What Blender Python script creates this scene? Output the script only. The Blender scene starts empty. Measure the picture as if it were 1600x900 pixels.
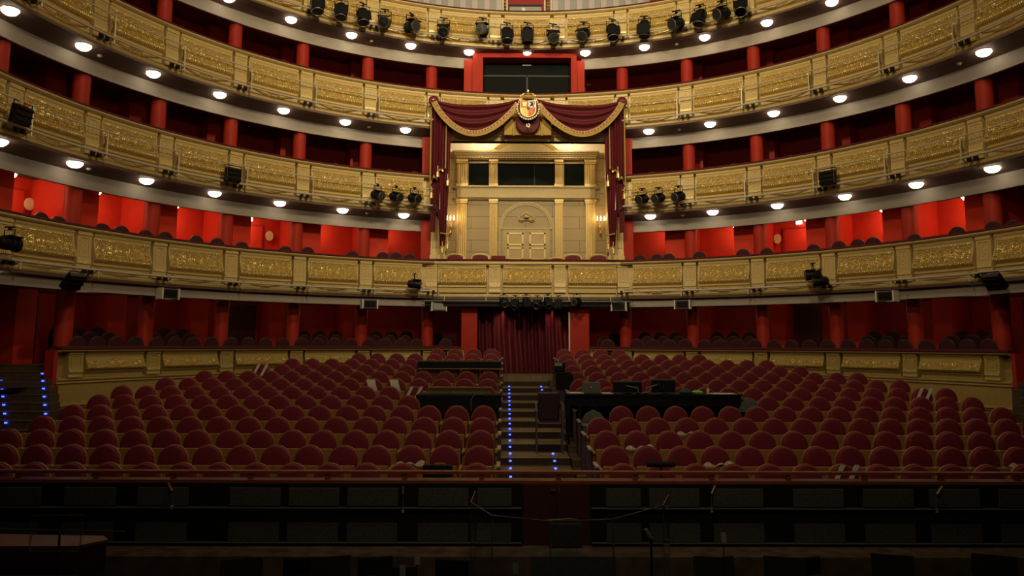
import bpy, math, random
from mathutils import Matrix, Vector
random.seed(7)
S = bpy.context.scene
COL = S.collection
PI = math.pi
rad = math.radians
EM = 1.0
# ------------------------------------------------------------------ camera
F, PITCH, ROLL, YAW = 1178.46, .11966, .00362, .00633
CZ = 2.727
cam = bpy.data.cameras.new('camera')
cam.sensor_width = 36; cam.sensor_fit = 'HORIZONTAL'
cam.lens = F / 1600 * 36
cam.shift_x = .774 / 1600; cam.shift_y = -55.81 / 1600
cam.clip_start = .05; cam.clip_end = 200
co = bpy.data.objects.new('camera', cam); COL.objects.link(co)
co.matrix_world = (Matrix.Translation((-.655, 0, CZ)) @ Matrix.Rotation(-YAW, 4, 'Z')
                   @ Matrix.Rotation(PI / 2 + PITCH, 4, 'X') @ Matrix.Rotation(ROLL, 4, 'Z'))
S.camera = co
# ------------------------------------------------------------------ world, lights, exposure
S.view_settings.view_transform = 'Standard'
S.view_settings.look = 'None'
S.view_settings.exposure = 0
S.view_settings.gamma = 1
S.view_settings.use_curve_mapping = False
w = bpy.data.worlds.new('world'); S.world = w; w.use_nodes = True
w.node_tree.nodes['Background'].inputs[0].default_value = (1, .8, .6, 1)
w.node_tree.nodes['Background'].inputs[1].default_value = .020
def lamp(name, kind, loc, energy, color, size=.5, target=None, spot=60, blend=.6):
    l = bpy.data.lights.new(name, kind); l.energy = energy; l.color = color
    if kind == 'SPOT':
        l.spot_size = rad(spot); l.spot_blend = blend; l.shadow_soft_size = size
    elif kind == 'AREA': l.size = size
    else: l.shadow_soft_size = size
    o = bpy.data.objects.new(name, l); COL.objects.link(o); o.location = loc
    if target is not None:
        o.rotation_euler = (Vector(target) - Vector(loc)).to_track_quat('-Z', 'Y').to_euler()
    return o
WARM = (1, .80, .48)
# house chandelier above the stalls, above the frame; the remaining spots are added fills
lamp('stage_front_light', 'SPOT', (0, 3, 8.5), 560, WARM, .6, (0, 24, 3.5), 104, .7)  # added frontal fill, unseen, lifts the ground columns and seats
lamp('house_chandelier_light', 'SPOT', (0, 8, 18), 2500, WARM, 1.0, (0, 21, 5), 118, 1)
for sx in (-1, 1):
    lamp('bridge_projector_light', 'SPOT', (sx * 4, 4, 15.5), 6800, WARM, .4, (-sx * 2.0, 24, 11.8), 62, 1)  # added unseen fill that brightens the middle balcony fronts
    lamp('side_projector_light', 'SPOT', (sx * 4, 3, 14.5), 2400, WARM, .4, (-sx * 10.0, 17, 9.6), 56, 1)  # added unseen fill, weaker, for the balcony sides
for j in range(5):
    for s in (-1, 1):
        t_ = rad(s * (21.5 + 10.5 * j)); lamp('ground_box_light', 'POINT', (12.5 * math.sin(t_), 13.3 + 12.5 * math.cos(t_), 3.72), 2.2, (1, .72, .5), .12)  # added without fixtures to lift the dark ground box walls
# ------------------------------------------------------------------ materials
def nodes(name):
    m = bpy.data.materials.new(name); m.use_nodes = True
    nt = m.node_tree; b = nt.nodes['Principled BSDF']
    return m, nt, b
def mat(name, col, rough=.6, metal=0, noise=.0, scale=20, bump=0, emis=None, es=0, coord='Object', spec=None):
    m, nt, b = nodes(name)
    b.inputs['Base Color'].default_value = (*col, 1)
    b.inputs['Roughness'].default_value = rough
    b.inputs['Metallic'].default_value = metal
    if spec is not None: b.inputs['Specular IOR Level'].default_value = spec
    if noise or bump:
        tc = nt.nodes.new('ShaderNodeTexCoord'); n = nt.nodes.new('ShaderNodeTexNoise')
        n.inputs['Scale'].default_value = scale; n.inputs['Detail'].default_value = 4
        nt.links.new(tc.outputs[coord], n.inputs['Vector'])
        if noise:
            r = nt.nodes.new('ShaderNodeValToRGB')
            r.color_ramp.elements[0].color = (*[c * (1 - noise) for c in col], 1)
            r.color_ramp.elements[1].color = (*[min(1, c * (1 + noise)) for c in col], 1)
            r.color_ramp.elements[0].position = .3; r.color_ramp.elements[1].position = .7
            nt.links.new(n.outputs['Fac'], r.inputs[0]); nt.links.new(r.outputs[0], b.inputs['Base Color'])
        if bump:
            bp = nt.nodes.new('ShaderNodeBump'); bp.inputs['Strength'].default_value = bump
            bp.inputs['Distance'].default_value = .01
            nt.links.new(n.outputs['Fac'], bp.inputs['Height']); nt.links.new(bp.outputs[0], b.inputs['Normal'])
    if emis:
        b.inputs['Emission Color'].default_value = (*emis, 1); b.inputs['Emission Strength'].default_value = es
    return m
def gilt_mat(name, paint, gold, rough=.5):
    m, nt, b = nodes(name)
    a = nt.nodes.new('ShaderNodeAttribute'); a.attribute_name = 'gilt'
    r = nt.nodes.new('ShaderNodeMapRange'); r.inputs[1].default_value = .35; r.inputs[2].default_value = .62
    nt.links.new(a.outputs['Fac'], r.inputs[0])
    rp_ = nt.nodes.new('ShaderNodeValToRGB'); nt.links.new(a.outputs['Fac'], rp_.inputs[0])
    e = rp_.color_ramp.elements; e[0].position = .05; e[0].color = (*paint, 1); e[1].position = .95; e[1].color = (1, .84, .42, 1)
    q = e.new(.22); q.color = (.30, .185, .035, 1); q = e.new(.50); q.color = (.55, .36, .075, 1); q = e.new(.72); q.color = (*gold, 1)  # highlights painted on carved peaks, darker tone in recesses, over the gilding
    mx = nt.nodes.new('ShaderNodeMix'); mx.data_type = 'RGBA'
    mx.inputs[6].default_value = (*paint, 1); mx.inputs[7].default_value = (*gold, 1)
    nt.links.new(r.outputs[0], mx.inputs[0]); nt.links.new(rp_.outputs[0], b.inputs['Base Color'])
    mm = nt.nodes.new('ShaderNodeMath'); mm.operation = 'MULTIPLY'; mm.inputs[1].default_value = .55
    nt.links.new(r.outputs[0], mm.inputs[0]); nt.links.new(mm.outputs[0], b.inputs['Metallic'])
    b.inputs['Roughness'].default_value = rough
    tc = nt.nodes.new('ShaderNodeTexCoord'); n = nt.nodes.new('ShaderNodeTexNoise')
    n.inputs['Scale'].default_value = 45; n.inputs['Detail'].default_value = 2
    nt.links.new(tc.outputs['Object'], n.inputs['Vector'])
    bp = nt.nodes.new('ShaderNodeBump'); bp.inputs['Strength'].default_value = .35; bp.inputs['Distance'].default_value = .01
    nt.links.new(n.outputs['Fac'], bp.inputs['Height']); nt.links.new(bp.outputs[0], b.inputs['Normal'])
    return m
M = {}
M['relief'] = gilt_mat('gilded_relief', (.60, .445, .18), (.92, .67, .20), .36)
M['lowrelief'] = gilt_mat('gilded_relief_olive', (.40, .29, .090), (.90, .62, .16), .34)  # relief copy with the overhang's shade put into its paint
M['olive'] = mat('olive_gold_paint', (.40, .29, .090), .4, .2, .08, 12, .1)  # cream gold again, the overhang's shade mixed into a darker, yellower colour
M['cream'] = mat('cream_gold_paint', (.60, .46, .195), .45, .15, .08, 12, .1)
M['gold'] = mat('gilded_moulding', (.80, .57, .22), .36, .65, .1, 25, .2)
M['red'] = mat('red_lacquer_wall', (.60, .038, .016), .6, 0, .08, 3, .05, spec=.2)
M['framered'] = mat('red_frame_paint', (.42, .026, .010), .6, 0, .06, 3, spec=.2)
M['antique'] = mat('antique_gold_paint', (.34, .255, .105), .45, .15, .08, 12, .1)  # cream paint copy dimmed for the royal box interior, shade in the colour
M['antiquegold'] = mat('antique_gilding', (.52, .38, .14), .42, .4, .1, 25, .2)  # gilding copy dimmed the same way for the interior
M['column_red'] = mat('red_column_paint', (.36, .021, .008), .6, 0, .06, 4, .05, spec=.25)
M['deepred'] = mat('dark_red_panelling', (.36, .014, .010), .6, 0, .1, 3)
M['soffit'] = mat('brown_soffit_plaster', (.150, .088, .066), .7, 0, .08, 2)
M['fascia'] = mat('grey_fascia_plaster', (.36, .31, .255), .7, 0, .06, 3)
M['velvet'] = mat('crimson_velvet', (.150, .0045, .018), .75, 0, .12, 30)
M['cushvelvet'] = mat('dark_crimson_velvet', (.075, .003, .008), .9, 0, .12, 30)
M['velvet'].node_tree.nodes['Principled BSDF'].inputs['Sheen Weight'].default_value = .12
M['velvet'].node_tree.nodes['Principled BSDF'].inputs['Sheen Tint'].default_value = (.9, .25, .2, 1)
M['drape'] = mat('maroon_drape_velvet', (.105, .003, .008), .7, 0, .12, 9)
M['seatwood'] = mat('honey_seat_wood', (.30, .145, .038), .45, 0, .15, 14)
M['darkwood'] = mat('dark_floor_wood', (.075, .045, .022), .55, 0, .25, 9)
M['stepwood'] = mat('worn_step_wood', (.17, .115, .050), .5, 0, .25, 7)
M['rail_wood'] = mat('mahogany_rail', (.20, .045, .022), .35, 0, .15, 6)
M['black'] = mat('matt_black', (.006, .006, .007), .7, spec=.2)
M['blackmetal'] = mat('black_metal', (.007, .007, .008), .45, 0, spec=.25)
M['pitgrey'] = mat('pit_acoustic_cloth', (.048, .045, .040), .9, 0, .3, 40)
M['pitdoor'] = mat('pit_door_maroon', (.040, .007, .007), .5)
M['brass'] = mat('brass', (.75, .52, .20), .3, 1)
M['steel'] = mat('pale_pipe_metal', (.62, .56, .42), .45, .3)
M['white'] = mat('white_plaster', (.75, .70, .58), .6)
M['paper'] = mat('white_paper', (.62, .58, .52), .6)
M['plate'] = mat('number_plate', (.75, .66, .45), .4, .3)
M['glassdark'] = mat('dark_window_glass', (.004, .006, .005), .5, 0, spec=.04)
M['screen'] = mat('dull_aluminium', (.16, .15, .13), .4, .4)
M['green'] = mat('green_packet', (.25, .55, .06), .5)
M['cloth'] = mat('grey_cloth', (.060, .062, .050), .9, 0, .3, 20)
M['grey'] = mat('grey_panel', (.28, .29, .28), .5)
M['lamp'] = mat('lit_crystal', (1, .95, .85), .3, 0, emis=(1, .86, .62), es=7)
M['lampbox'] = mat('lit_box_crystal', (1, .95, .85), .3, 0, emis=(1, .74, .42), es=40)
M['flame'] = mat('lit_candle_bulb', (1, .9, .7), .3, 0, emis=(1, .75, .42), es=16)
M['led'] = mat('blue_step_led', (.2, .3, 1), .3, 0, emis=(.03, .07, 1), es=6)
M['exit'] = mat('lit_exit_sign', (1, .95, .9), .4, 0, emis=(1, .85, .75), es=2.2)
M['oval'] = mat('cream_oval_plate', (.75, .62, .35), .5)
M['carpet'] = mat('brown_carpet', (.045, .025, .015), .95, 0, .3, 30)
def stone_mat():
    m, nt, b = nodes('coursed_gold_stone')
    tc = nt.nodes.new('ShaderNodeTexCoord'); br = nt.nodes.new('ShaderNodeTexBrick')
    mp = nt.nodes.new('ShaderNodeMapping'); mp.inputs['Rotation'].default_value = (PI / 2, 0, 0)
    nt.links.new(tc.outputs['Object'], mp.inputs[0]); nt.links.new(mp.outputs[0], br.inputs[0])
    br.inputs['Color1'].default_value = (.33, .245, .105, 1); br.inputs['Color2'].default_value = (.315, .235, .10, 1)
    br.inputs['Mortar'].default_value = (.15, .11, .045, 1); br.inputs['Scale'].default_value = 1
    br.inputs['Brick Width'].default_value = 1.9; br.inputs['Row Height'].default_value = .42
    br.inputs['Mortar Size'].default_value = .012
    nt.links.new(br.outputs[0], b.inputs['Base Color']); b.inputs['Roughness'].default_value = .5
    return m
M['stone'] = stone_mat()
def plexi_mat():
    m, nt, b = nodes('clear_plexiglass')
    b.inputs['Base Color'].default_value = (.85, .9, .92, 1); b.inputs['Roughness'].default_value = .03
    b.inputs['Transmission Weight'].default_value = 1; b.inputs['IOR'].default_value = 1.12
    return m
M['plexi'] = plexi_mat()
M['plexiedge'] = mat('plexiglass_polished_edge', (.13, .125, .12), .4, .1)
# ------------------------------------------------------------------ mesh helpers
class MB:
    def __init__(s): s.v = []; s.f = []; s.g = None
    def add(s, vs, fs):
        n = len(s.v); s.v += [tuple(p) for p in vs]; s.f += [tuple(i + n for i in f) for f in fs]; return s
    def box(s, c, d, rz=0, rx=0):
        x, y, z = [k / 2 for k in d]
        R = Matrix.Rotation(rz, 3, 'Z') @ Matrix.Rotation(rx, 3, 'X')
        vs = [R @ Vector(p) + Vector(c) for p in ((-x, -y, -z), (x, -y, -z), (x, y, -z), (-x, y, -z), (-x, -y, z), (x, -y, z), (x, y, z), (-x, y, z))]
        return s.add(vs, [(0, 3, 2, 1), (4, 5, 6, 7), (0, 1, 5, 4), (1, 2, 6, 5), (2, 3, 7, 6), (3, 0, 4, 7)])
    def b2(s, x0, x1, y0, y1, z0, z1):
        return s.box(((x0 + x1) / 2, (y0 + y1) / 2, (z0 + z1) / 2), (abs(x1 - x0), abs(y1 - y0), abs(z1 - z0)))
    def tube(s, pts, r, n=8, cap=True):
        pts = [Vector(p) for p in pts]; rs = r if isinstance(r, (list, tuple)) else [r] * len(pts)
        vs = []; fs = []; m = len(pts)
        for i, p in enumerate(pts):
            d = (pts[min(i + 1, m - 1)] - pts[max(i - 1, 0)]).normalized()
            a = d.orthogonal().normalized() if i == 0 else (a - d * a.dot(d)).normalized()
            b = d.cross(a)
            for k in range(n):
                t = 2 * PI * k / n; vs.append(p + (a * math.cos(t) + b * math.sin(t)) * rs[i])
        for i in range(m - 1):
            for k in range(n):
                k2 = (k + 1) % n; fs.append((i * n + k, i * n + k2, (i + 1) * n + k2, (i + 1) * n + k))
        if cap: fs.append(tuple(range(n))[::-1]); fs.append(tuple((m - 1) * n + k for k in range(n)))
        return s.add(vs, fs)
    def lathe(s, prof, c=(0, 0, 0), n=20, flute=0):
        vs = []; fs = []
        for (r, z) in prof:
            for k in range(n):
                rr = r * (1 - flute * (k % 2)); t = 2 * PI * k / n
                vs.append((c[0] + rr * math.cos(t), c[1] + rr * math.sin(t), c[2] + z))
        for i in range(len(prof) - 1):
            for k in range(n):
                k2 = (k + 1) % n; fs.append((i * n + k, i * n + k2, (i + 1) * n + k2, (i + 1) * n + k))
        fs.append(tuple(range(n))[::-1]); fs.append(tuple((len(prof) - 1) * n + k for k in range(n)))
        return s.add(vs, fs)
    def ring(s, prof, a0, a1, n, cy=0, closed=True):
        """sweep a (radius, z) profile about the house centre between two bearings in degrees"""
        vs = []; fs = []; m = len(prof)
        for i in range(n + 1):
            t = rad(a0 + (a1 - a0) * i / n)
            for (r, z) in prof: vs.append((r * math.sin(t), cy + r * math.cos(t), z))
        for i in range(n):
            for j in range(m if closed else m - 1):
                j2 = (j + 1) % m; fs.append((i * m + j, (i + 1) * m + j, (i + 1) * m + j2, i * m + j2))
        if closed: fs.append(tuple(range(m))); fs.append(tuple(n * m + j for j in range(m))[::-1])
        return s.add(vs, fs)
    def prism(s, out, y0, y1):
        """outline in x,z extruded along y"""
        n = len(out); vs = [(x, y0, z) for x, z in out] + [(x, y1, z) for x, z in out]
        fs = [tuple(range(n)), tuple(range(n, 2 * n))[::-1]] + [(i, i + n, (i + 1) % n + n, (i + 1) % n) for i in range(n)]
        return s.add(vs, fs)
    def sheet(s, fn, nu, nv, th=.02):
        """thick sheet from fn(u,v)->point"""
        vs = [fn(i / nu, j / nv) for i in range(nu + 1) for j in range(nv + 1)]
        W = nv + 1; N = len(vs)
        vs2 = [(p[0], p[1] + th, p[2]) for p in vs]; fs = []
        for i in range(nu):
            for j in range(nv):
                a = i * W + j; q = (a, a + W, a + W + 1, a + 1)
                fs.append(q); fs.append(tuple(k + N for k in q[::-1]))
        for i in range(nu):
            for a, b in ((i * W, (i + 1) * W), ((i + 1) * W + nv, i * W + nv)): fs.append((b, a, a + N, b + N))
        for j in range(nv):
            for a, b in ((j + 1, j), (nu * W + j, nu * W + j + 1)): fs.append((b, a, a + N, b + N))
        return s.add(vs + vs2, fs)
    def build(s, name, m, parent=None, loc=None, smooth=False, bevel=0):
        me = bpy.data.meshes.new(name); me.from_pydata(s.v, [], s.f); me.materials.append(M[m] if isinstance(m, str) else m)
        if s.g is not None:
            at = me.attributes.new('gilt', 'FLOAT', 'POINT'); at.data.foreach_set('value', s.g)
        me.validate()
        if smooth:
            me.polygons.foreach_set('use_smooth', [True] * len(me.polygons))
            me.set_sharp_from_angle(angle=rad(42))
        o = bpy.data.objects.new(name, me); COL.objects.link(o)
        if parent: o.parent = parent
        if loc: o.location = loc
        if bevel:
            b = o.modifiers.new('bevel', 'BEVEL'); b.width = bevel; b.segments = 2; b.limit_method = 'ANGLE'
        return o
def tag(o, label=None, cat=None, group=None, kind=None):
    if label: o['label'] = label
    if cat: o['category'] = cat
    if group: o['group'] = group
    if kind: o['kind'] = kind
    return o
def thing(name, label, cat, loc=(0, 0, 0), rz=0, group=None):
    o = bpy.data.objects.new(name, None); COL.objects.link(o); o.empty_display_size = .1
    o.location = loc; o.rotation_euler = (0, 0, rz)
    return tag(o, label, cat, group)
def kids(o): return list(KID.get(o.name, []))
KID = {}
def part(mb, name, m, parent, **k):
    o = mb.build(name, m, parent, **k); KID.setdefault(parent.name, []).append(o); return o
def copy(o, label=None, parent=None):
    c = o.copy(); COL.objects.link(c)
    if parent: c.parent = parent
    if label: c['label'] = label
    for ch in kids(o):
        d = copy(ch, None, c); KID.setdefault(c.name, []).append(d)
    return c
def struct(mb, name, m, **k): return tag(mb.build(name, m, **k), kind='structure')
ORD = ['first', 'second', 'third', 'fourth', 'fifth', 'sixth', 'seventh', 'eighth', 'ninth', 'tenth', 'eleventh', 'twelfth',
       'thirteenth', 'fourteenth', 'fifteenth', 'sixteenth', 'seventeenth']
C0, R0 = 13.30, 10.86
BAY, TH0 = 10.78, 16.45
def P(th, R, z): t = rad(th); return (R * math.sin(t), C0 + R * math.cos(t), z)
LV = {1: (5.265, 4.16), 2: (8.016, 6.84), 3: (10.843, 9.62), 4: (13.69, 12.46)}
TIER = {0: 'ground tier', 1: 'first balcony', 2: 'second balcony', 3: 'third balcony', 4: 'fourth balcony'}
ROWY = lambda i: 11.536 + .95 * i
ROWZ = lambda i: .1339 * i
A1 = 100
# ================================================================== LARGE STRUCTURE
# floors
mb = MB()
for i in range(13):
    y0 = ROWY(i) - .78 if i else 10.25
    for x0, x1 in ((-11.5, -.82), (.60, 11.5)):
        if i > 2:
            x0, x1 = (-9.62, -.82) if x0 < 0 else (.60, 9.62)
        mb.b2(x0, x1, y0, ROWY(i) + .17, ROWZ(i) - .14, ROWZ(i))
mb.b2(-11.5, 11.5, 10.25, 24, -.5, -.14)
struct(mb, 'floor', 'darkwood')
struct(MB().b2(-16, 16, 3.5, 9.96, -.6, -.35), 'floor', 'black')
tag(MB().b2(-1.15, 1.15, 6.3, 8.2, -.35, .05).build('conductor_podium', 'black'), 'low black podium carrying the plexiglass screen and conductor chair', 'podium')
struct(MB().ring([(10.95, 1.78), (14.4, 1.78), (14.4, 1.9), (10.95, 1.9)], -A1, -9, 40, C0).ring([(10.95, 1.78), (14.4, 1.78), (14.4, 1.9), (10.95, 1.9)], 9, A1, 40, C0), 'floor', 'carpet')
struct(MB().b2(-2.0, 2.0, 23.3, 26, 1.60, 1.76), 'floor', 'stepwood')
# ceilings over every tier (soffit + slab) and grey fascia band
for k in (1, 2, 3, 4):
    zt, zb = LV[k]
    a = 15.0 if k in (1, 2) else 0
    spans = ((-A1, -a), (a, A1)) if a else ((-A1, A1),)
    mb = MB(); fb = MB()
    df, hf = (.10, .17) if k == 1 else (.17, .36)
    if k == 3:
        mb.ring([(10.90, zb), (11.30, zb - .1), (11.30, zb + .25), (10.90, zb + .25)][::-1], -14.6, 14.6, 14, C0)
        spans = ((-A1, -14.6), (14.6, A1))
    for a0, a1 in spans:
        n = int(abs(a1 - a0) / 2)
        mb.ring([(10.90, zb), (11.46, zb - df), (11.60, zb - df), (11.60, zb - .20), (14.2, zb - .20), (14.2, zb + .25), (10.90, zb + .25)][::-1], a0, a1, n, C0)
    fsp = ((-A1, -9.3), (9.3, A1)) if k == 4 else spans
    if k == 1: fsp = ((-A1, -10.5), (10.5, A1))
    for a0, a1 in fsp:
        rf = 10.93 if k == 1 else 11.46
        fb.ring([(rf, zb - df), (rf, zb - df - hf - (.03 if k == 1 else 0)), (rf + .1, zb - df - hf), (rf + .1, zb - df)], a0, a1, int(abs(a1 - a0) / 2), C0)
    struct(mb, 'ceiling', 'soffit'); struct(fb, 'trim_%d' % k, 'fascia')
# outer wall of each tier with its piers
def tier_wall(name, m, R, z0, z1, piers, spans, pm=None):
    mb = MB()
    for a0, a1 in spans:
        mb.ring([(R, z0), (R + .25, z0), (R + .25, z1), (R, z1)][::-1], a0, a1, int(abs(a1 - a0) / 2), C0)
    struct(mb, name, m)
    pb = MB()
    for (a0, a1, r0) in piers:
        pb.ring([(r0, z0), (R + .02, z0), (R + .02, z1), (r0, z1)][::-1], a0, a1, 3, C0)
    if piers: struct(pb, name + '_piers', pm or m)
CTH = [15.95 + 10.5 * k for k in range(8)]
sp = ((-A1, -15.2), (15.2, A1))
tier_wall('wall_ground', 'red', 14.0, 1.8, 4.1, [(s * (c - 1.1) , s * (c + 1.1), 13.0) for c in CTH[1:] for s in (-1, 1)], ((-A1, -8.7), (8.7, A1)), 'red')
tier_wall('wall_first_tier', 'red', 13.2, 4.3, 6.66, [(s * (c - 4.3), s * (c - .2), 12.0) for c in CTH[1:] for s in (-1, 1) if abs(c - 47.45) > 1 or s < 0 or True], sp)
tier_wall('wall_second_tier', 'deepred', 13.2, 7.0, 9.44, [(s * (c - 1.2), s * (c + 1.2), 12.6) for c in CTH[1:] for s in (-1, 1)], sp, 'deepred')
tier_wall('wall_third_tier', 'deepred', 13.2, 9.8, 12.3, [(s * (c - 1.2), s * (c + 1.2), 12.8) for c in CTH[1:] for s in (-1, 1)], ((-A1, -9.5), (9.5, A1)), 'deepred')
struct(MB().ring([(13.4, 12.7), (13.65, 12.7), (13.65, 17.5), (13.4, 17.5)][::-1], -A1, A1, 60, C0), 'wall_gallery', 'deepred')
mb = MB()
for k, (z0, z1) in ((1, (4.3, 6.66)), (2, (7.0, 9.40))):
    for s in (-1, 1): mb.b2(s * 3.10, s * 3.42, 24.05, 26.4, z0, z1)
struct(mb, 'wall_box_ends', 'column_red')
struct(MB().ring([(.2, 19.5), (16, 19.5), (16, 19.7), (.2, 19.7)], 0, 360, 48, C0), 'ceiling', 'soffit')
# ------------------------------------------------------------------ columns
cb = MB().lathe([(.20, 0), (.20, .02), (.195, .03), (.195, 1)], n=28)
proto = None
SIDE = {-1: 'left', 1: 'right'}
for lev, z0, z1, ks in ((0, 1.9, 4.0, range(0, 6)), (1, 4.45, 6.5, range(1, 7)), (2, 7.1, 9.3, range(1, 8)), (3, 9.9, 12.2, range(0, 8))):
    for k in ks:
        for s in (-1, 1):
            if proto is None: o = proto = cb.build('column', 'column_red', smooth=True)
            else: o = proto.copy(); COL.objects.link(o)
            o.location = P(s * CTH[k], 11.72, z0); o.scale = (1, 1, z1 - z0)
            where = {0: 'under the first balcony', 1: 'rising from the first balcony', 2: 'rising from the second balcony', 3: 'rising from the third balcony'}[lev]
            tag(o, 'round red column %s, %s from the centre on the %s' % (where, ORD[k - (0 if lev in (0, 3) else 1)], SIDE[s]), 'column', 'red columns between the boxes')
# ------------------------------------------------------------------ parapet bay pieces
PROF = [(.0, .05), (.06, .05), (.08, .03), (.12, .022), (.25, .028), (.35, .045), (.45, .075), (.55, .115), (.62, .135), (.66, .125), (.70, .085),
        (.73, .045), (.75, .028), (.77, .028), (.785, .062), (.80, .075), (.815, .062), (.83, .028), (.90, .022), (1.0, .02)]
def prof(t):
    for (a, p), (b, q) in zip(PROF, PROF[1:]):
        if t <= b: u = (t - a) / (b - a); return p + (q - p) * u
    return PROF[-1][1]
HW = 4.03
SPI = [(.0, .03, 0, .14, 1), (.27, .05, 0, .12, 1), (.46, -.06, 1, .12, -1), (.63, .05, 2, .11, 1), (.15, -.12, 1, .08, -1), (.74, -.12, 0, .08, -1), (.38, .14, 2, .07, -1)]
def relief(s, tf, rich=True):
    if abs(s) > .965: return 0
    if tf < .02 or tf > .99: return 0
    if tf < .12: return .5 + .5 * math.cos(s * 2 * PI * 17) if .035 < tf < .115 else .1
    if .80 < tf: return abs(math.cos(s * PI * 14)) * math.sin((tf - .80) / .2 * PI) ** .6
    if tf > .76 or tf < .15: return .25 if rich else 0
    x = abs(s) * .79; z = .5 - tf; z *= .72
    h = 0
    for (cx, cz, ph, r0, sg) in SPI:
        dx = x - cx; dz = z - cz; r = math.hypot(dx, dz)
        if r < r0 * 1.5:
            a = math.atan2(dz, dx) * sg
            v = .5 + .5 * math.cos(a * 2 - r * 2 * PI / .052 + ph)
            v *= max(0, 1 - (r / (r0 * 1.5)) ** 3)
            h = max(h, v)
    h = max(h, .55 * (.5 + .5 * math.sin(x * 95 + 3 * math.sin(z * 60))) * (.5 + .5 * math.sin(z * 110 + 2 * math.sin(x * 50))) * 1.4)
    return min(1, h)
def lowrelief(s, tf, rich=True):
    """sparser carved festoon for the ground parapet"""
    if not .25 < tf < .76: return 0 if tf < .8 else abs(math.cos(s * PI * 22)) * .8 if tf < .97 else 0
    x = abs(s) * .79; z = (.5 - tf) * .72; h = 0
    for (cx, cz, r0) in ((0, .0, .17), (.16, .03, .10), (.30, .0, .07), (.60, -.04, .12), (.71, .04, .08)):
        r = math.hypot(x - cx, z - cz)
        if r < r0 * 1.4:
            a = math.atan2(z - cz, x - cx); h = max(h, (.5 + .5 * math.cos(a * 2 - r * 2 * PI / .075)) * max(0, 1 - (r / (r0 * 1.4)) ** 3))
    return h
def panel_mesh(rel, amp=.026, nu=132, t0=0, t1=1, nv=92):
    mb = MB(); g = []
    for i in range(nu + 1):
        s = -1 + 2 * i / nu; th = rad(HW * s)
        for j in range(nv + 1):
            t = t0 + (t1 - t0) * j / nv; o = prof(t)
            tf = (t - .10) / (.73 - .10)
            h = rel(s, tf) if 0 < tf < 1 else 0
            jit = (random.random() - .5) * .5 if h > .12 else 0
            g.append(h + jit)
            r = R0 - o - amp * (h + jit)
            mb.v.append((r * math.sin(th), r * math.cos(th), .93 - t * .82))
    W = nv + 1
    for i in range(nu):
        for j in range(nv): a = i * W + j; mb.f.append((a, a + 1, a + W + 1, a + W))
    n = len(mb.v)            # sides and back
    for i in (0, nu):
        th = rad(HW * (-1 if i == 0 else 1)); base = len(mb.v)
        for j in range(W):
            mb.v.append(((R0 + .13) * math.sin(th), (R0 + .13) * math.cos(th), mb.v[i * W + j][2])); g.append(0)
        for j in range(nv):
            q = (i * W + j, base + j, base + j + 1, i * W + j + 1); mb.f.append(q if i == 0 else q[::-1])
    mb.g = g
    return mb
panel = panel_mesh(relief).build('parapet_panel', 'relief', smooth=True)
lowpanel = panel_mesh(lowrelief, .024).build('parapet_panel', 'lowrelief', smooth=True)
COL.objects.unlink(panel); COL.objects.unlink(lowpanel)
def pil():
    mb = MB(); g = []
    pr = [(.93, .06), (.90, .075), (.86, .075), (.84, .05), (.70, .048), (.50, .052), (.40, .062), (.33, .075), (.28, .07), (.26, .055), (.20, .055), (.14, .075), (.11, .075)]
    hw = .98
    mb.ring([(R0 - o, z) for z, o in pr] + [(R0 + .13, .11), (R0 + .13, .93)], -hw, hw, 2, 0)
    # raised frame and small festoon
    for z0, z1, a0, a1 in ((.80, .82, -.62, .62), (.42, .435, -.62, .62), (.42, .82, -.66, -.56), (.42, .82, .56, .66)):
        mb.ring([(R0 - .065, z0), (R0 - .04, z0), (R0 - .04, z1), (R0 - .065, z1)], a0, a1, 1, 0)
    g = [0] * len(mb.v)
    for k in range(6):
        z = .76 - k * .05; n0 = len(mb.v)
        mb.lathe([(.004, -.014), (.018, 0), (.004, .014)], (((-1) ** k) * .018, R0 - .056, z), 6); g += [1] * (len(mb.v) - n0)
    for k in range(7):
        n0 = len(mb.v); th = rad(-.78 + .26 * k)
        mb.box(((R0 - .078) * math.sin(th), (R0 - .078) * math.cos(th), .30), (.028, .02, .05)); g += [1] * (len(mb.v) - n0)
    mb.g = [float(x) for x in g]
    return mb
pilo = pil().build('pilaster', 'relief'); COL.objects.unlink(pilo)
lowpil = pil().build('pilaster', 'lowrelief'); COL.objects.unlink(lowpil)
# swag bracket seen on the skirt of each bay: two shallow bars running down to a small basket
mb = MB()
def rp(a, o, z): t = rad(a); return ((R0 - o) * math.sin(t), (R0 - o) * math.cos(t), z)
for s in (-1, 1):
    mb.tube([rp(s * 3.6, .06, .225), rp(s * 1.1, .08, .135)], .014, 6)
    mb.tube([rp(s * 1.1, .08, .165), rp(s * .75, .09, .12), rp(0, .09, .12)], .012, 6)
for k in range(7):
    mb.lathe([(.005, -.02), (.026, 0), (.005, .02)], rp(-.9 + .3 * k, .06, .19 + .012 * (k % 2)), 6)
brk = mb.build('festoon_bracket', 'gold'); COL.objects.unlink(brk)
def inst(proto, name, parent, a, z, H, loc=(0, 0)):
    o = proto.copy(); COL.objects.link(o); o.name = name; o.parent = parent
    o.rotation_euler = (0, 0, -rad(a)); o.scale = (1, 1, H); o.location = (loc[0], loc[1], z)
    return o
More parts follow.
